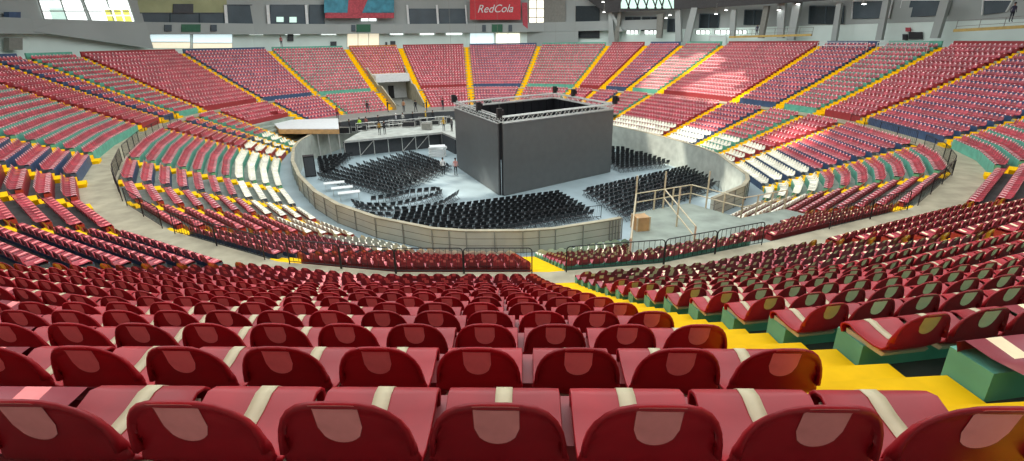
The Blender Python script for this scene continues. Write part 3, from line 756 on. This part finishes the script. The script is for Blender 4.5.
# platform laid over the lower far rows, with a grey front
def cover(edges, mats, name, label, fascia=1.25):
    m = MB(); o3 = P3(edges[0], -10, 0, PLAT_Z)
    for k in edges:
        q = [P3(k, -8.2, 0, PLAT_Z), P3(k, WALL_D - .3, 0, PLAT_Z), P3(k, WALL_D - .3, 1, PLAT_Z), P3(k, -8.2, 1, PLAT_Z)]
        m.hexa([v - Vector((0, 0, .12)) for v in q] + q, 0)
    root = empty(name, o3); off(m, o3); m.build('platform_deck', M[mats[0]], root); m = MB()
    for k in edges:
        q = [P3(k, WALL_D - .42, 0, PLAT_Z), P3(k, WALL_D - .32, 0, PLAT_Z), P3(k, WALL_D - .32, 1, PLAT_Z), P3(k, WALL_D - .42, 1, PLAT_Z)]
        m.hexa([v - Vector((0, 0, fascia)) for v in q] + [v - Vector((0, 0, .1)) for v in q])
    off(m, o3); m.build('front_board', M[mats[1]], root); m = MB()
    for k in edges: m.bar(P3(k, WALL_D - .38, 0, PLAT_Z + .02), P3(k, WALL_D - .38, 1, PLAT_Z + .02), .09, 4)
    off(m, o3); m.build('pale_edge', M['alu'], root); tag(root, label, 'platform')
cover([1, 2, 3, 4, 5, 6, 7, 8, 9], ('steel', 'dark'), 'rear_platform', 'long platform with dark grey front laid over the far lower seats')
root = empty('side_platform', SIDE[0]); m = MB(); poly_slab(m, SIDE, PLAT_Z + .1, .08); off(m, root.location); m.build('white_top', M['white'], root)
m = MB(); poly_slab(m, SIDE, PLAT_Z + .02, .55); off(m, root.location); m.build('plywood_edge', M['wood'], root)
for t in (.45, .62, .8, .97):
    m = MB(); p = SIDE[0].lerp(SIDE[1], t) + Vector((0, .3, 0)); m.bar((p.x, p.y, FLOOR_Z), (p.x, p.y, PLAT_Z - .53), .08, 5); off(m, root.location); m.build('leg', M['alu'], root)
tag(root, 'side platform with white top and plywood edge, left of the stage', 'platform')
STG_IN = [tuple(P(i, WALL_D - 1.4)) for i in range(NV)]
def on_stage(c, z):
    if abs(z - SZ) > .01: return c
    while not pip((c.x, c.y), STG_IN): c = Vector((c.x * .995, c.y * .995, c.z))
    return c
m = MB(); a, b = G(356, 126.5, SZ), G(450, 123.5, SZ); a, b = on_stage(a, SZ), on_stage(b, SZ)
for q in (0, .5, 1.0): m.bar(a + Vector((0, 0, q + .05)), b + Vector((0, 0, q + .05)), .04, 5)
for k in range(9): p = a.lerp(b, k / 8); m.bar(p, p + Vector((0, 0, 1.1)), .04, 5)
tag(m.build('stage_barrier', M['alu'], origin=a), 'pale metal barrier running across the middle of the stage', 'barrier')
# flight cases and equipment on the stage
def case(x, y, sx, sy, sz, label, zb=SZ, mt='black', cat='flight case', grp=None, rz=0):
    c = on_stage(G(x, y, zb), zb); root = empty('flight_case', c, rz); m = MB(); m.cbox((0, 0, .08), sx, sy, sz - .08); m.build('case_body', M[mt], root)
    m = MB()
    for u in (-1, 1):
        for v in (-1, 1):
            m.cbox((u * sx / 2, v * sy / 2, .08), .06, .06, sz - .06)
    for v in (-1, 1): m.cbox((0, v * sy / 2, sz - .05), sx, .05, .06); m.cbox((0, v * sy / 2, .08), sx, .05, .05)
    m.build('metal_edging', M['alu'], root)
    m = MB()
    for u in (-.4, .4):
        for v in (-.35, .35): m.lathe((u * sx, v * sy, 0), [(.04, 0), (.05, .04), (.04, .08)], 6)
    m.build('castors', M['blk2'], root)
    tag(root, label, cat, grp)
case(345, 132, 1.5, .9, .9, 'black case at the left front corner of the stage')
case(363, 128, 1.2, .8, .8, 'black case behind the worker in hi-vis vest')
case(395, 127, 1.3, .8, .7, 'black case just behind the middle pair on stage')
case(409, 127, 1.8, .8, .8, 'wide black case at the middle of the stage')
case(427, 129.5, 1.3, .9, .9, 'grey case near the right front edge of the stage', mt='steel')
case(418, 126, .8, .7, .9, 'narrow black case between the wide case and the grey case')
case(436, 125, 1.0, .8, .7, 'black case behind the pair beside the left screen')
case(374, 129, .9, .7, .6, 'small black case left of the middle pair on stage')
for k, (x, y, sx, sz) in enumerate(((352, 125, 1.1, .7), (371, 123, .8, .9), (383, 124, 1.4, .6), (392, 123, .7, 1.0), (402, 124, 1.2, .7), (414, 122.5, .9, .8), (423, 123, 1.2, .9), (440, 122, 1.3, .8), (449, 123.5, .9, .9))):
    case(x, y, sx, .7, sz, 'small case in the rear row on the stage, %s from the left' % ordn(k + 1), mt=['black', 'steel', 'blk2'][k % 3], grp='rear row of stage cases', rz=.2 * (k % 3))
# equipment seen above the screens behind
case(520, 107, 3.0, 2, 1.0, 'pale equipment table far behind the screens', mt='wood', zb=PLAT_Z)
case(497, 110, 1.4, 1.2, 1.2, 'dark case far behind the near corner hoist', zb=PLAT_Z)
case(488, 108, 1.2, 1, 1.2, 'dark case far behind the left screen', zb=PLAT_Z)
case(511, 111, 1.2, 1, 1.0, 'dark case left of the pale equipment table', zb=PLAT_Z)
# loudspeaker, white tables, stack of panels, barriers on the floor
p = G(311, 176, FLOOR_Z); root = empty('loudspeaker', p, .4); m = MB(); m.cbox((0, 0, 0), 1.1, .9, 2.2); m.build('cabinet', M['black'], root)
m = MB(); m.cbox((0, -.46, .15), .9, .04, 1.9); m.build('grille', M['dark'], root); tag(root, 'tall black loudspeaker standing on the floor near the left wall', 'loudspeaker')
for (x, y, lb) in ((335, 190, 'farthest of three white tables by the left wall'), (343, 195, 'middle one of three white tables by the left wall'), (350, 200, 'nearest of three white tables by the left wall')):
    p = G(x, y, FLOOR_Z); root = empty('folding_table', p, .35); m = MB(); m.cbox((0, 0, .70), 1.9, .85, .05); m.build('tabletop', M['white'], root)
    for u in (-.8, .8):
        for v in (-.32, .32): m = MB(); m.bar((u, v, 0), (u, v, .7), .02, 5); m.build('leg', M['alu'], root)
    tag(root, lb, 'table', 'white tables')
p = G(438, 156, FLOOR_Z)
for k in range(9):
    m = MB(); m.cbox((0, 0, 0), 1.9, 1.5, .13, rng.normal(0, .12)); o = m.build('deck_panel', M['white'], origin=None); o.location = (p.x + rng.normal(0, .05), p.y, FLOOR_Z + .14 * k)
    tag(o, 'pale panel in the stack beside the stage, %s from the bottom' % ordn(k + 1), 'panel', 'stacked pale panels')
def barrier(a, b, label):
    a, b = G(*a, FLOOR_Z), G(*b, FLOOR_Z); L = (b - a).length; root = empty('crowd_barrier', a, math.atan2((b - a).y, (b - a).x)); m = MB()
    for z in (.15, 1.05): m.bar((0, 0, z), (L, 0, z), .025, 5)
    m.bar((.02, 0, .03), (.02, 0, 1.05), .03, 5); m.bar((L - .02, 0, .03), (L - .02, 0, 1.05), .03, 5); m.build('frame', M['black'], root)
    m = MB(); n = int(L / .18)
    for k in range(1, n): m.bar((L * k / n, 0, .15), (L * k / n, 0, 1.05), .01, 4)
    m.build('bars', M['black'], root); m = MB()
    for x in (.3, L - .3): m.box((x - .03, -.3, 0), (.06, 0, 0), (0, .6, 0), (0, 0, .03))
    m.build('foot', M['black'], root); tag(root, label, 'barrier', 'black crowd barriers')
barrier((560, 222), (601, 218), 'black crowd barrier at the right end of the near chair block')
barrier((519, 226), (559, 222), 'black crowd barrier second from the right end of near chair block')
barrier((620, 214), (650, 207), 'black crowd barrier in front of the right chair block, left one')
barrier((652, 207), (685, 200), 'black crowd barrier in front of the right chair block, middle one')
barrier((687, 199), (718, 192), 'black crowd barrier in front of the right chair block, right one')

# ------------------------------------------------------------------ people
def body(name, pose):
    # joints: pose adjusts arms and legs
    J = {'pelvis': (0, 0, .95), 'waist': (0, .0, 1.08), 'chest': (0, .01, 1.3), 'neck': (0, 0, 1.48), 'head': (0, .02, 1.56), 'crown': (0, .01, 1.70),
         'lsh': (-.17, 0, 1.42), 'rsh': (.17, 0, 1.42), 'lhip': (-.09, 0, .90), 'rhip': (.09, 0, .90)}
    J.update(pose)
    names = list(J); idx = {k: i for i, k in enumerate(names)}
    Ed = [('pelvis', 'waist'), ('waist', 'chest'), ('chest', 'neck'), ('neck', 'head'), ('head', 'crown'), ('chest', 'lsh'), ('chest', 'rsh'), ('lsh', 'lel'), ('lel', 'lwr'), ('rsh', 'rel'), ('rel', 'rwr'),
          ('lwr', 'lha'), ('rwr', 'rha'), ('pelvis', 'lhip'), ('pelvis', 'rhip'), ('lhip', 'lkn'), ('lkn', 'lan'), ('lan', 'lto'), ('rhip', 'rkn'), ('rkn', 'ran'), ('ran', 'rto')]
    me = bpy.data.meshes.new(name); me.from_pydata([J[k] for k in names], [(idx[a], idx[b]) for a, b in Ed], [])
    o = bpy.data.objects.new(name, me); COL.objects.link(o)
    sk = o.modifiers.new('skin', 'SKIN'); sub = o.modifiers.new('sub', 'SUBSURF'); sub.levels = 1; sub.render_levels = 1
    rad = dict(pelvis=.14, waist=.13, chest=.15, neck=.06, head=.085, crown=.075, lsh=.07, rsh=.07, lel=.045, rel=.045, lwr=.033, rwr=.033, lha=.04, rha=.04, lhip=.10, rhip=.10, lkn=.065, rkn=.065, lan=.045, ran=.045, lto=.04, rto=.04)
    bpy.context.view_layer.objects.active = o
    if not me.skin_vertices: bpy.ops.mesh.customdata_skin_add()
    for k in names:
        r = rad[k]; me.skin_vertices[0].data[idx[k]].radius = (r, r * .8)
    me.skin_vertices[0].data[idx['pelvis']].use_root = True
    dg = bpy.context.evaluated_depsgraph_get(); ev = bpy.data.meshes.new_from_object(o.evaluated_get(dg)); bpy.data.objects.remove(o)
    ev.shade_smooth(); return ev
stand = dict(lel=(-.24, -.02, 1.15), lwr=(-.25, .05, .92), lha=(-.25, .07, .84), rel=(.24, -.02, 1.15), rwr=(.25, .05, .92), rha=(.25, .07, .84), lkn=(-.10, .02, .50), lan=(-.11, 0, .08), lto=(-.12, .15, .04), rkn=(.10, .02, .50), ran=(.11, 0, .08), rto=(.12, .15, .04))
walk = dict(stand, lkn=(-.10, .14, .52), lan=(-.10, .12, .10), lto=(-.10, .27, .05), rkn=(.10, -.02, .50), ran=(.10, -.24, .10), rto=(.10, -.12, .04), rwr=(.24, .18, .98), rha=(.23, .26, .95))
reach = dict(stand, lel=(-.22, .22, 1.25), lwr=(-.12, .42, 1.22), lha=(-.10, .50, 1.22), rel=(.22, .22, 1.2), rwr=(.12, .42, 1.15), rha=(.10, .50, 1.15))
BODY = {'stand': body('body_a', stand), 'walk': body('body_b', walk), 'reach': body('body_c', reach)}
def head_cap(hat):
    m = MB(); m.lathe((0, .012, 1.63), [(.125 if hat else .092, 0), (.105, .03), (.10, .08), (.07, .13), (.02, .15)], 10); return m
def face_mesh():
    m = MB(); m.hexa([(-.015, .085, 1.60), (.015, .085, 1.60), (.01, .11, 1.60), (-.01, .11, 1.60), (-.008, .085, 1.645), (.008, .085, 1.645), (.005, .09, 1.645), (-.005, .09, 1.645)])
    return m
pm_cache = {}
def person(x, y, z, rz, pose, shirt, trousers, label, hat=None, at=None):
    p = at or on_stage(G(x, y, z), z); key = (shirt, trousers)
    if key not in pm_cache: pm_cache[key] = person_mat('clothes_%d' % len(pm_cache), shirt, trousers)
    root = empty('person', p, rz); me = BODY[pose].copy(); me.materials.clear(); me.materials.append(pm_cache[key])
    o = bpy.data.objects.new('body', me); COL.objects.link(o); o.parent = root
    h = head_cap(hat).build('hard_hat' if hat else 'hair', M[hat] if hat else M['hair'], root, smooth=True)
    f = face_mesh().build('nose', M['skin'], root)
    if at is None and y > 170: root.scale = (1.07, 1.07, 1.07)
    tag(root, label, 'person')
BLKc, JN, GR = (.02, .02, .022), (.02, .025, .04), (.12, .12, .12)
person(443.5, 175, FLOOR_Z, .3, 'stand', (.70, .70, .68), BLKc, 'person in white top and dark trousers standing left of the screen')
person(456, 175.5, FLOOR_Z, -.2, 'stand', (.62, .28, .24), BLKc, 'person in pink top standing beside the left screen edge')
person(360, 127.5, SZ, 2.8, 'walk', (.50, .80, .03), JN, 'worker in bright yellow-green vest on the stage')
person(380, 135, SZ, 3.0, 'stand', (.35, .2, .03), BLKc, 'worker with tan top at the middle front edge of stage')
person(385, 134.5, SZ, -2.6, 'reach', BLKc, BLKc, 'worker in black at the middle front edge of stage')
person(444, 131, SZ, 3.0, 'stand', (.5, .3, .03), BLKc, 'worker in dark clothes and yellow helmet left of the screen top', 'haty')
person(452, 131.5, SZ, 2.4, 'stand', GR, BLKc, 'worker in grey with white helmet right beside the screen top', 'hat')
for k, (x, y, sh, lb, ht) in enumerate([(349, 121, BLKc, 'person in black walking near the platform stairs', None), (366, 121, (.3, .1, .08), 'person in dark red top behind the hi-vis worker', None), (378, 119, BLKc, 'person in black by the backdrop below the left stairs', None),
        (396, 119, (.5, .5, .5), 'person with white helmet by the middle of the backdrop', 'hat'), (403, 120, (.55, .55, .5), 'person in pale top by the middle of the backdrop', None), (413, 119, BLKc, 'person in black left of the yellow helmeted worker', None),
        (426, 120.5, (.6, .4, .05), 'worker in yellow top by the right part of the backdrop', 'haty'), (433, 118, BLKc, 'person in black by the right part of the backdrop', None)]):
    person(x, y, SZ, 2 + k, ['stand', 'walk', 'reach'][k % 3], sh, JN, lb, ht)
for k, (x, y, sh, lb, ht) in enumerate([(338, 115, (.35, .04, .04), 'person in red top at the foot of the left far stair', None), (368, 109, BLKc, 'person in black in front of the far left seats', None), (388, 108, BLKc, 'person in black at the left of the tunnel mouth', None),
        (404, 108, (.4, .2, .1), 'person in tan top inside the tunnel mouth', None), (416, 108, BLKc, 'person in black at the right of the tunnel mouth', None), (427, 108, BLKc, 'person in black at the foot of the stair right of tunnel', None),
        (443, 106, BLKc, 'person in black before the red seats right of tunnel', None), (457, 106, GR, 'person with white helmet before the yellow stair above the screen', 'hat'),
        (470, 106, (.3, .05, .05), 'person in dark red right of the white helmeted one', None), (475, 106, BLKc, 'person in black right of the dark red one', None), (505, 109, (.3, .04, .04), 'person in red behind the near screen corner', None)]):
    person(x, y + 4, PLAT_Z, 3 + k, ['stand', 'walk', 'reach'][k % 3], sh, JN, lb, ht)

# ------------------------------------------------------------------ entrance tunnel through the far stand
i = VOM[0]; root = empty('tunnel_entrance', P3(i, -8, .5, FLOOR_Z)); zt_ = u_step(5) + .05
def wq(d, t, z): return P3(i, d, t, z)
for t0, t1 in ((VOM[1] - .03, VOM[1]), (VOM[2], VOM[2] + .03)):
    m = MB(); zz = lambda d: (ZC + 1.0 + max(0, d) * .45 if d > -CW else ZC + 1.0 + (d + CW) * RISL / RL)
    ds = [-8.15, -CW, 0, 5.7]
    for a, b in zip(ds, ds[1:]):
        m.hexa([wq(a, t0, FLOOR_Z), wq(a, t1, FLOOR_Z), wq(b, t1, FLOOR_Z), wq(b, t0, FLOOR_Z), wq(a, t0, zz(a)), wq(a, t1, zz(a)), wq(b, t1, zz(b)), wq(b, t0, zz(b))])
    off(m, root.location); m.build('side_wall', M['conl'], root)
m = MB(); a, b = VOM[1], VOM[2]; dd = 1.5; z0, z1 = -8.9, u_step(5) + .02
m.quad(wq(dd + 3.5, a, FLOOR_Z), wq(dd + 3.5, b, FLOOR_Z), wq(dd + 3.5, b, z1), wq(dd + 3.5, a, z1))
m.hexa([wq(dd, a, z1 - 1.1), wq(dd, b, z1 - 1.1), wq(dd + 4.3, b, z1 - 1.1), wq(dd + 4.3, a, z1 - 1.1), wq(dd, a, z1 + .1), wq(dd, b, z1 + .1), wq(dd + 4.3, b, z1 + .1), wq(dd + 4.3, a, z1 + .1)])
off(m, root.location); m.build('portal_wall', M['white'], root)
m = MB(); m.quad(wq(-8.2, a, -9.9), wq(dd + 3.5, a, -9.5), wq(dd + 3.5, b, -9.5), wq(-8.2, b, -9.9)); off(m, root.location); m.build('ramp', M['steel'], root)
m = MB(); m.hexa([wq(dd + 3.3, .40, -9.5), wq(dd + 3.3, .52, -9.5), wq(dd + 3.45, .52, -9.5), wq(dd + 3.45, .40, -9.5), wq(dd + 3.3, .40, -7.4), wq(dd + 3.3, .52, -7.4), wq(dd + 3.45, .52, -7.4), wq(dd + 3.45, .40, -7.4)]); off(m, root.location); m.build('doorway', M['black'], root)
m = MB()
for t_ in (.62, .82):
    m.bar(wq(-8, t_, -10.2), wq(dd + 3, t_ + .1, -8.4), .07, 5)
off(m, root.location); m.build('handrail', M['steel'], root)
tag(root, 'concrete tunnel entrance cut into the far stand between two yellow stairs', 'entrance')

# ------------------------------------------------------------------ facade details
win_no = [0]
def window(pts, mt, nx=2, ny=2, proud=.05, bars='white'):
    win_no[0] += 1; m = MB(); out, n3 = slab_at(m, pts, proud, .06); w0 = m.build('window_%d' % win_no[0], M[mt]); tag(w0, kind='structure')
    if nx or ny:
        f = MB(); A, B, C, D = [p + n3 * (proud + .12) for p in out]
        for k in range(nx + 1): t = k / max(nx, 1); f.bar(A.lerp(B, t), D.lerp(C, t), .09, 4)
        for k in range(ny + 1): t = k / max(ny, 1); f.bar(A.lerp(D, t), B.lerp(C, t), .09, 4)
        f.build('window_frame', M[bars], w0)
    return w0
window([(37, 0), (80, 0), (88, 22), (44, 22)], 'day', 2, 2, bars='fac')
window([(82, 0), (127, 0), (134, 22), (91, 22)], 'day', 2, 2, bars='fac')
window([(48, 8), (62, 8), (66, 21.5), (52, 21.5)], 'tree', 0, 0, .1); window([(102, 9), (128, 9), (132, 22), (106, 22)], 'sunw', 3, 2, .1, bars='day')
window(R4(529, 0, 544, 26), 'warm', 2, 3, bars='steel')
window(R4(149, 33, 190, 42), 'pale', 1, 0); window(R4(192, 33, 232, 43), 'pale', 1, 0); window(R4(150, 42, 190, 48), 'beige', 1, 0); window(R4(192, 43, 232, 48), 'beige', 1, 0)
window(R4(347, 33, 379, 47), 'beige', 3, 1); window(R4(470, 33, 494, 46), 'pale', 1, 1); window(R4(496, 33, 520, 46), 'warm', 2, 1)
for a, b in ((244, 263), (285, 300), (321, 336), (389, 403), (420, 434), (446, 462)): window(R4(a, 33, b, 34.6), 'day', 0, 0, .1)  # ceiling lamp strips, drawn with the window helper as glowing slabs
# dark glazed boxes above the balcony
for a, b in ((224, 268), (270, 306), (309, 324), (409, 437), (439, 466)): window(R4(a, 9 if a > 400 else 5, b, 25), 'facd', 1, 1, .1, bars='facd')
window(R4(138, 13, 226, 24), 'facd', 3, 0, .05, bars='facd')
window(R4(276, 17, 283, 22), 'tree', 0, 0, .3); window(R4(289, 17, 296, 22.5), 'tree', 0, 0, .3)
window(R4(361, 18.5, 368, 21), 'day', 0, 0, .2); window(R4(369, 18.5, 376, 21), 'day', 0, 0, .2)
def thing_slab(name, pts, mt, label, cat, proud=.3, thick=.12, group=None, d=FD):
    m = MB(); out, n3 = slab_at(m, pts, proud, thick, d); c = sum(out, Vector()) / 4
    off(m, c); o = m.build(name, M[mt]); o.location = c
    tag(o, label, cat, group); return o, out, n3
k = 0
for x0, x1 in ((224, 227), (267, 270), (305.5, 308), (407.5, 409.5), (437, 439), (466.5, 468)):
    k += 1; thing_slab('pilaster', [(x0 - 1.5, 5), (x1 - 1.5, 5), (x1, 25), (x0, 25)], 'white', 'pale upright strip between dark glazing, %s from the left' % ordn(k), 'pillar', group='pale uprights above the balcony')
thing_slab('mural_panel', R4(137, 0, 226, 13), 'mural', 'faded olive yellow mural panel beside the bright window', 'mural', .1)
m_o, m_out, m_n = thing_slab('wall_sign', R4(172, 4, 192, 13), 'dark', 'dark plaque hanging on the olive mural', 'sign', .3)
o, out, n3 = thing_slab('hanging_banner', R4(323, -2, 392, 13.5), 'ban', 'blue banner with red lower band hanging at the far wall', 'banner', 1.5)
def slab_part(name, pts, mt, parent, proud, thick=.05):
    m = MB(); slab_at(m, pts, proud, thick); off(m, parent.location); return m.build(name, M[mt], parent)
slab_part('red_band', R4(324, 13, 392, 18.5), 'banr', o, 1.5, .12); slab_part('red_figure', [(347, 0), (366, 0), (360, 14), (346, 14)], 'banr', o, 1.63)
slab_part('blue_patch', R4(368, 7, 390, 12.5), 'ban', o, 1.63)
def text_on(s, x0, x1, ybase, d_proud, mt, parent, shear=0.):
    h = WH((x0 + x1) / 2, ybase); i = h[0]; a, b = P(i, FD), P(i, FD, 1); e = (b - a).normalized(); n = Vector((-e.y, e.x))
    def hit(x, y):
        r = ray(x, y); den = r[0] * e.y - r[1] * e.x; kk = (a.x * e.y - a.y * e.x) / den; kk *= 1; return Vector((r[0] * kk, r[1] * kk, r[2] * kk))
    A, B = hit(x0, ybase), hit(x1, ybase); cu = bpy.data.curves.new('lettering', 'FONT'); cu.body = s; cu.extrude = .02; cu.shear = shear
    t = bpy.data.objects.new('lettering', cu); COL.objects.link(t); bpy.context.view_layer.update(); wd = t.dimensions.x; sc = (B - A).length / wd
    xdir = (B - A).normalized(); xdir.z = 0; xdir.normalize(); zdir = Vector((0, 0, 1)); nd = xdir.cross(zdir)
    mw = Matrix.Translation(A + Vector((n.x, n.y, 0)) * d_proud) @ Matrix(((xdir.x, zdir.x, nd.x, 0), (xdir.y, zdir.y, nd.y, 0), (xdir.z, zdir.z, nd.z, 0), (0, 0, 0, 1))) @ Matrix.Scale(sc, 4)
    dg = bpy.context.evaluated_depsgraph_get(); me = bpy.data.meshes.new_from_object(t.evaluated_get(dg)); bpy.data.objects.remove(t)
    me.transform(Matrix.Translation(-parent.location) @ mw); me.materials.clear(); me.materials.append(M[mt]); o = bpy.data.objects.new('lettering', me); COL.objects.link(o); o.parent = parent
o, out, n3 = thing_slab('billboard', R4(471, -2, 521, 20), 'sign', 'red billboard with white script lettering on the far wall', 'sign', 1.5)
text_on('RedCola', 478, 513, 13, 1.66, 'white', o, .35)
thing_slab('narrow_banner', [(522, 3), (527.5, 3), (528, 29), (523, 25)], 'banr', 'narrow dull red banner right of the red billboard', 'banner', 1.2)
for k, (x0, x1) in enumerate(((177, 196), (355, 369), (492.5, 503))):
    thing_slab('exit_sign', R4(x0, 24.5, x1, 32), 'signg', 'dark green sign on the balcony front, %s from the left' % ordn(k + 1), 'sign', 1.36, .1, 'green signs on the balcony')
for k, (x0, x1) in enumerate(((160, 167), (206, 212), (350, 354), (483, 486.5), (509, 512.5))):
    thing_slab('loudspeaker', R4(x0, 25, x1, 31.5), 'facd', 'small blue grey box on the balcony front, %s from the left' % ordn(k + 1), 'box', 1.36, .15, 'small boxes on the balcony')
for k, (x0, y0, x1, y1, mt) in enumerate(((287, 34, 293, 41, 'dark'), (330, 41.5, 336, 46.5, 'dark'), (390, 41, 395, 47, 'dark'), (385, 42, 387, 46, 'dark'))):
    thing_slab('notice_board', R4(x0, y0, x1, y1), mt, 'dark panel on the pale wall behind far seats, %s from the left' % ordn([1, 2, 4, 3][k]), 'panel', .2, .1, 'dark wall panels')
thing_slab('plain_wall_panel', [(20, 31), (46, 23), (138, 23), (146, 49)], 'fac', 'plain grey wall panel below the bright left windows', 'wall panel', 1.35, .04)
thing_slab('plain_wall_panel', [(522, 26), (580, 26), (580, 46), (522, 46)], 'fac', 'plain grey wall panel under the tall warm window', 'wall panel', 1.2, .04)
thing_slab('dark_opening', R4(545, -2, 566, 25), 'steel', 'dark grey recess right of the tall warm window', 'wall panel', .3, .04)
thing_slab('dark_box', R4(0, 12, 12, 22), 'navy', 'dark blue box on the wall at the upper left corner', 'box', .4, .6)
thing_slab('dark_box', R4(0, 38, 14, 50), 'steel', 'grey cabinet low on the wall at the far left edge', 'box', .4, .6)
# right part: columns, recess with dark windows, roof girder
thing_slab('dark_opening', R4(576, 6, 600, 38), 'glass', 'dark recess left of the first forked column', 'wall panel', .3, .04)
for k, (a, b, y0, y1) in enumerate(((626, 641, 17, 30), (643, 660, 17, 31), (669, 682, 19, 32), (701, 720, 14, 28), (746, 766, 10, 25), (811, 845, 6, 24))):
    window([(a, y0), (b, y0), (b - 1, y1), (a - 1, y1)], 'glass', 2, 0, .15, bars='facd')
window([(854, 1), (894, 0), (890, 18), (853, 19)], 'facd', 1, 0, .15, bars='white'); window([(904, 0), (953, 0), (948, 15), (900, 18)], 'facd', 1, 0, .15, bars='white')
window([(985, 0), (1015, 0), (1008, 12), (984, 15)], 'facd', 1, 0, .15, bars='white')
for a, b in ((627, 639), (645, 659), (697, 711), (716, 733), (735, 748)): window(R4(a, 30, b, 34), 'day', 3, 0, .2, bars='steel')
window(R4(711, 36, 727, 50), 'teal', 1, 1, .3, bars='white')
k = 0
for pts in ([(611, 0), (613.5, 0), (617, 43), (611, 43)], [(625, 0), (628, 0), (622, 43), (618, 43)], [(613, 15), (616, 15), (625, 31), (622, 32)], [(681, 0), (685.5, 0), (687, 42), (681, 42)], [(697, 8), (703, 8), (695, 42), (688, 42)], [(663, 14), (669, 14), (667, 38), (662, 38)],
            [(786, 0), (794, 0), (791, 38), (785, 38)], [(803, 0), (811, 0), (803, 40), (796, 40)], [(772, 6), (777, 6), (771, 38), (766, 38)], [(738, 10), (743, 10), (741, 38), (736, 38)], [(894, 0), (900, 0), (892, 40), (886, 40)], [(954, 0), (963, 0), (951, 38), (943, 38)], [(846, 4), (851, 4), (845, 42), (840, 42)]):
    k += 1; thing_slab('concrete_column', pts, 'fac' if k not in (2, 6, 9) else 'steel', 'raking concrete column by the upper right seats, %s from the left' % ordn([1, 3, 2, 5, 6, 4, 9, 10, 8, 7, 12, 13, 11][k - 1]), 'column', 1.6, .5, 'concrete columns on the right')
thing_slab('roof_girder', [(590, -3), (720, -3), (720, 8), (612, 13)], 'roof', 'dark steel girder above the forked columns', 'girder', 2.5, .4)
thing_slab('roof_girder', [(705, -3), (900, -6), (850, 0), (705, 9)], 'roof', 'dark steel girder running up to the right corner', 'girder', 2.6, .4)
m = MB(); slab_at(m, R4(628, 0, 680, 9), 2.95, .05); tag(m.build('window_40', M['tree']), kind='structure')
# diagonals over the roof lights
mb2 = MB(); 
for q in range(12):
    x = 628 + q * 4.4; slab_at(mb2, [(x, 0), (x + 1.2, 0), (x + (3.5 if q % 2 else -2.3) + 1.2, 9), (x + (3.5 if q % 2 else -2.3), 9)], 3.02, .08)
tag(mb2.build('truss_lattice', M['black']), 'black lattice of the roof truss against pale roof lights', 'truss')
for k, (x, y) in enumerate(((604, 12), (603, 2), (666, 18), (670, 15), (716, 14), (726, 10), (779, 10), (798, 4), (864, 4))):
    h = WH(x, y); r = ray(x, y); p = Vector(r) * h[1] * .97; root = empty('floodlight', p); m = MB(); m.lathe((0, 0, 0), [(.32, 0), (.32, .08), (.2, .3), (.05, .36)], 10); m.build('housing', M['steel'], root)
    m = MB(); m.lathe((0, 0, -.06), [(.16, 0), (.28, .05)], 10); m.build('lens', M['lamp'], root)
    m = MB(); m.bar((0, 0, .3), (0, 0, 1.6), .03, 5); m.build('bracket', M['steel'], root)
    tag(root, 'small bright floodlight under the roof, %s from the left' % ordn([2, 1, 3, 4, 5, 6, 7, 8, 9][k]), 'light', 'floodlights under the roof')
# platforms with rails and yellow edge at upper right
def upper_rail(x0, y0, x1, y1, label, mt='yrail'):
    A = Vector(ray(x0, y0)) * WH(x0, y0)[1] * .93; B = Vector(ray(x1, y1)) * WH(x1, y1)[1] * .93; root = empty('access_gantry', A); m = MB()
    d = B - A; m.box((0, 0, 0), d, Vector((d.y, -d.x, 0)).normalized() * .3, (0, 0, .28)); m.build('edge_beam', M[mt], root); m = MB()
    for q in (.55, 1.1): m.bar((0, 0, q), (d.x, d.y, d.z + q), .03, 4)
    n = max(3, int(d.length / 1.8))
    for k in range(n + 1): p = d * k / n; m.bar(p, p + Vector((0, 0, 1.1)), .03, 4)
    m.build('guard_rail', M['steel'], root); tag(root, label, 'gantry')
upper_rail(730, 38, 812, 36, 'gantry with yellowish edge and rail behind the red seats')
upper_rail(955, 32, 1030, 28, 'yellow edged gantry with rail at the top right corner')
for k, (x, y, lb) in enumerate(((756, 37, 'person in dark clothes on the gantry behind red seats'), (282, 47, 'person in red top at the head of a far stair'), (1010, 22, 'person in dark blue on the top right gantry'))):
    h = WH(x, y); person(0, 0, 0, 3, 'stand', (.05, .05, .09) if k != 1 else (.4, .1, .1), JN, lb, at=Vector(ray(x, y)) * h[1] * .93)
thing_slab('wall_hatch', R4(910, 32, 924, 39), 'black', 'black square hatch in the white wall at upper right', 'hatch', .2, .1)
thing_slab('wall_cabinet', R4(904.5, 34, 909, 40), 'blk2', 'small dark red cabinet left of the black hatch', 'cabinet', .2, .2)
thing_slab('round_notice', R4(907, 27.5, 912, 31.5), 'banr', 'small red notice above the black hatch', 'sign', .2, .1)

for k, i in enumerate((30, 31)):
    a, b, L = tspan(i, u_front(13)); A, B = P3(i, u_front(13) + .1, a, u_step(13)), P3(i, u_front(13) + .1, b, u_step(13)); m = MB()
    for q in (.75, 1.15): m.bar(A + Vector((0, 0, q)), B + Vector((0, 0, q)), .035, 5)
    for q in range(6): p = A.lerp(B, q / 5); m.bar(p, p + Vector((0, 0, 1.15)), .03, 5)
    tag(m.build('guard_rail', M['white'], origin=tuple(A)), 'white guard rail across the top of the upper right stand, %s one' % ('right' if k == 0 else 'left'), 'railing', 'white guard rails')
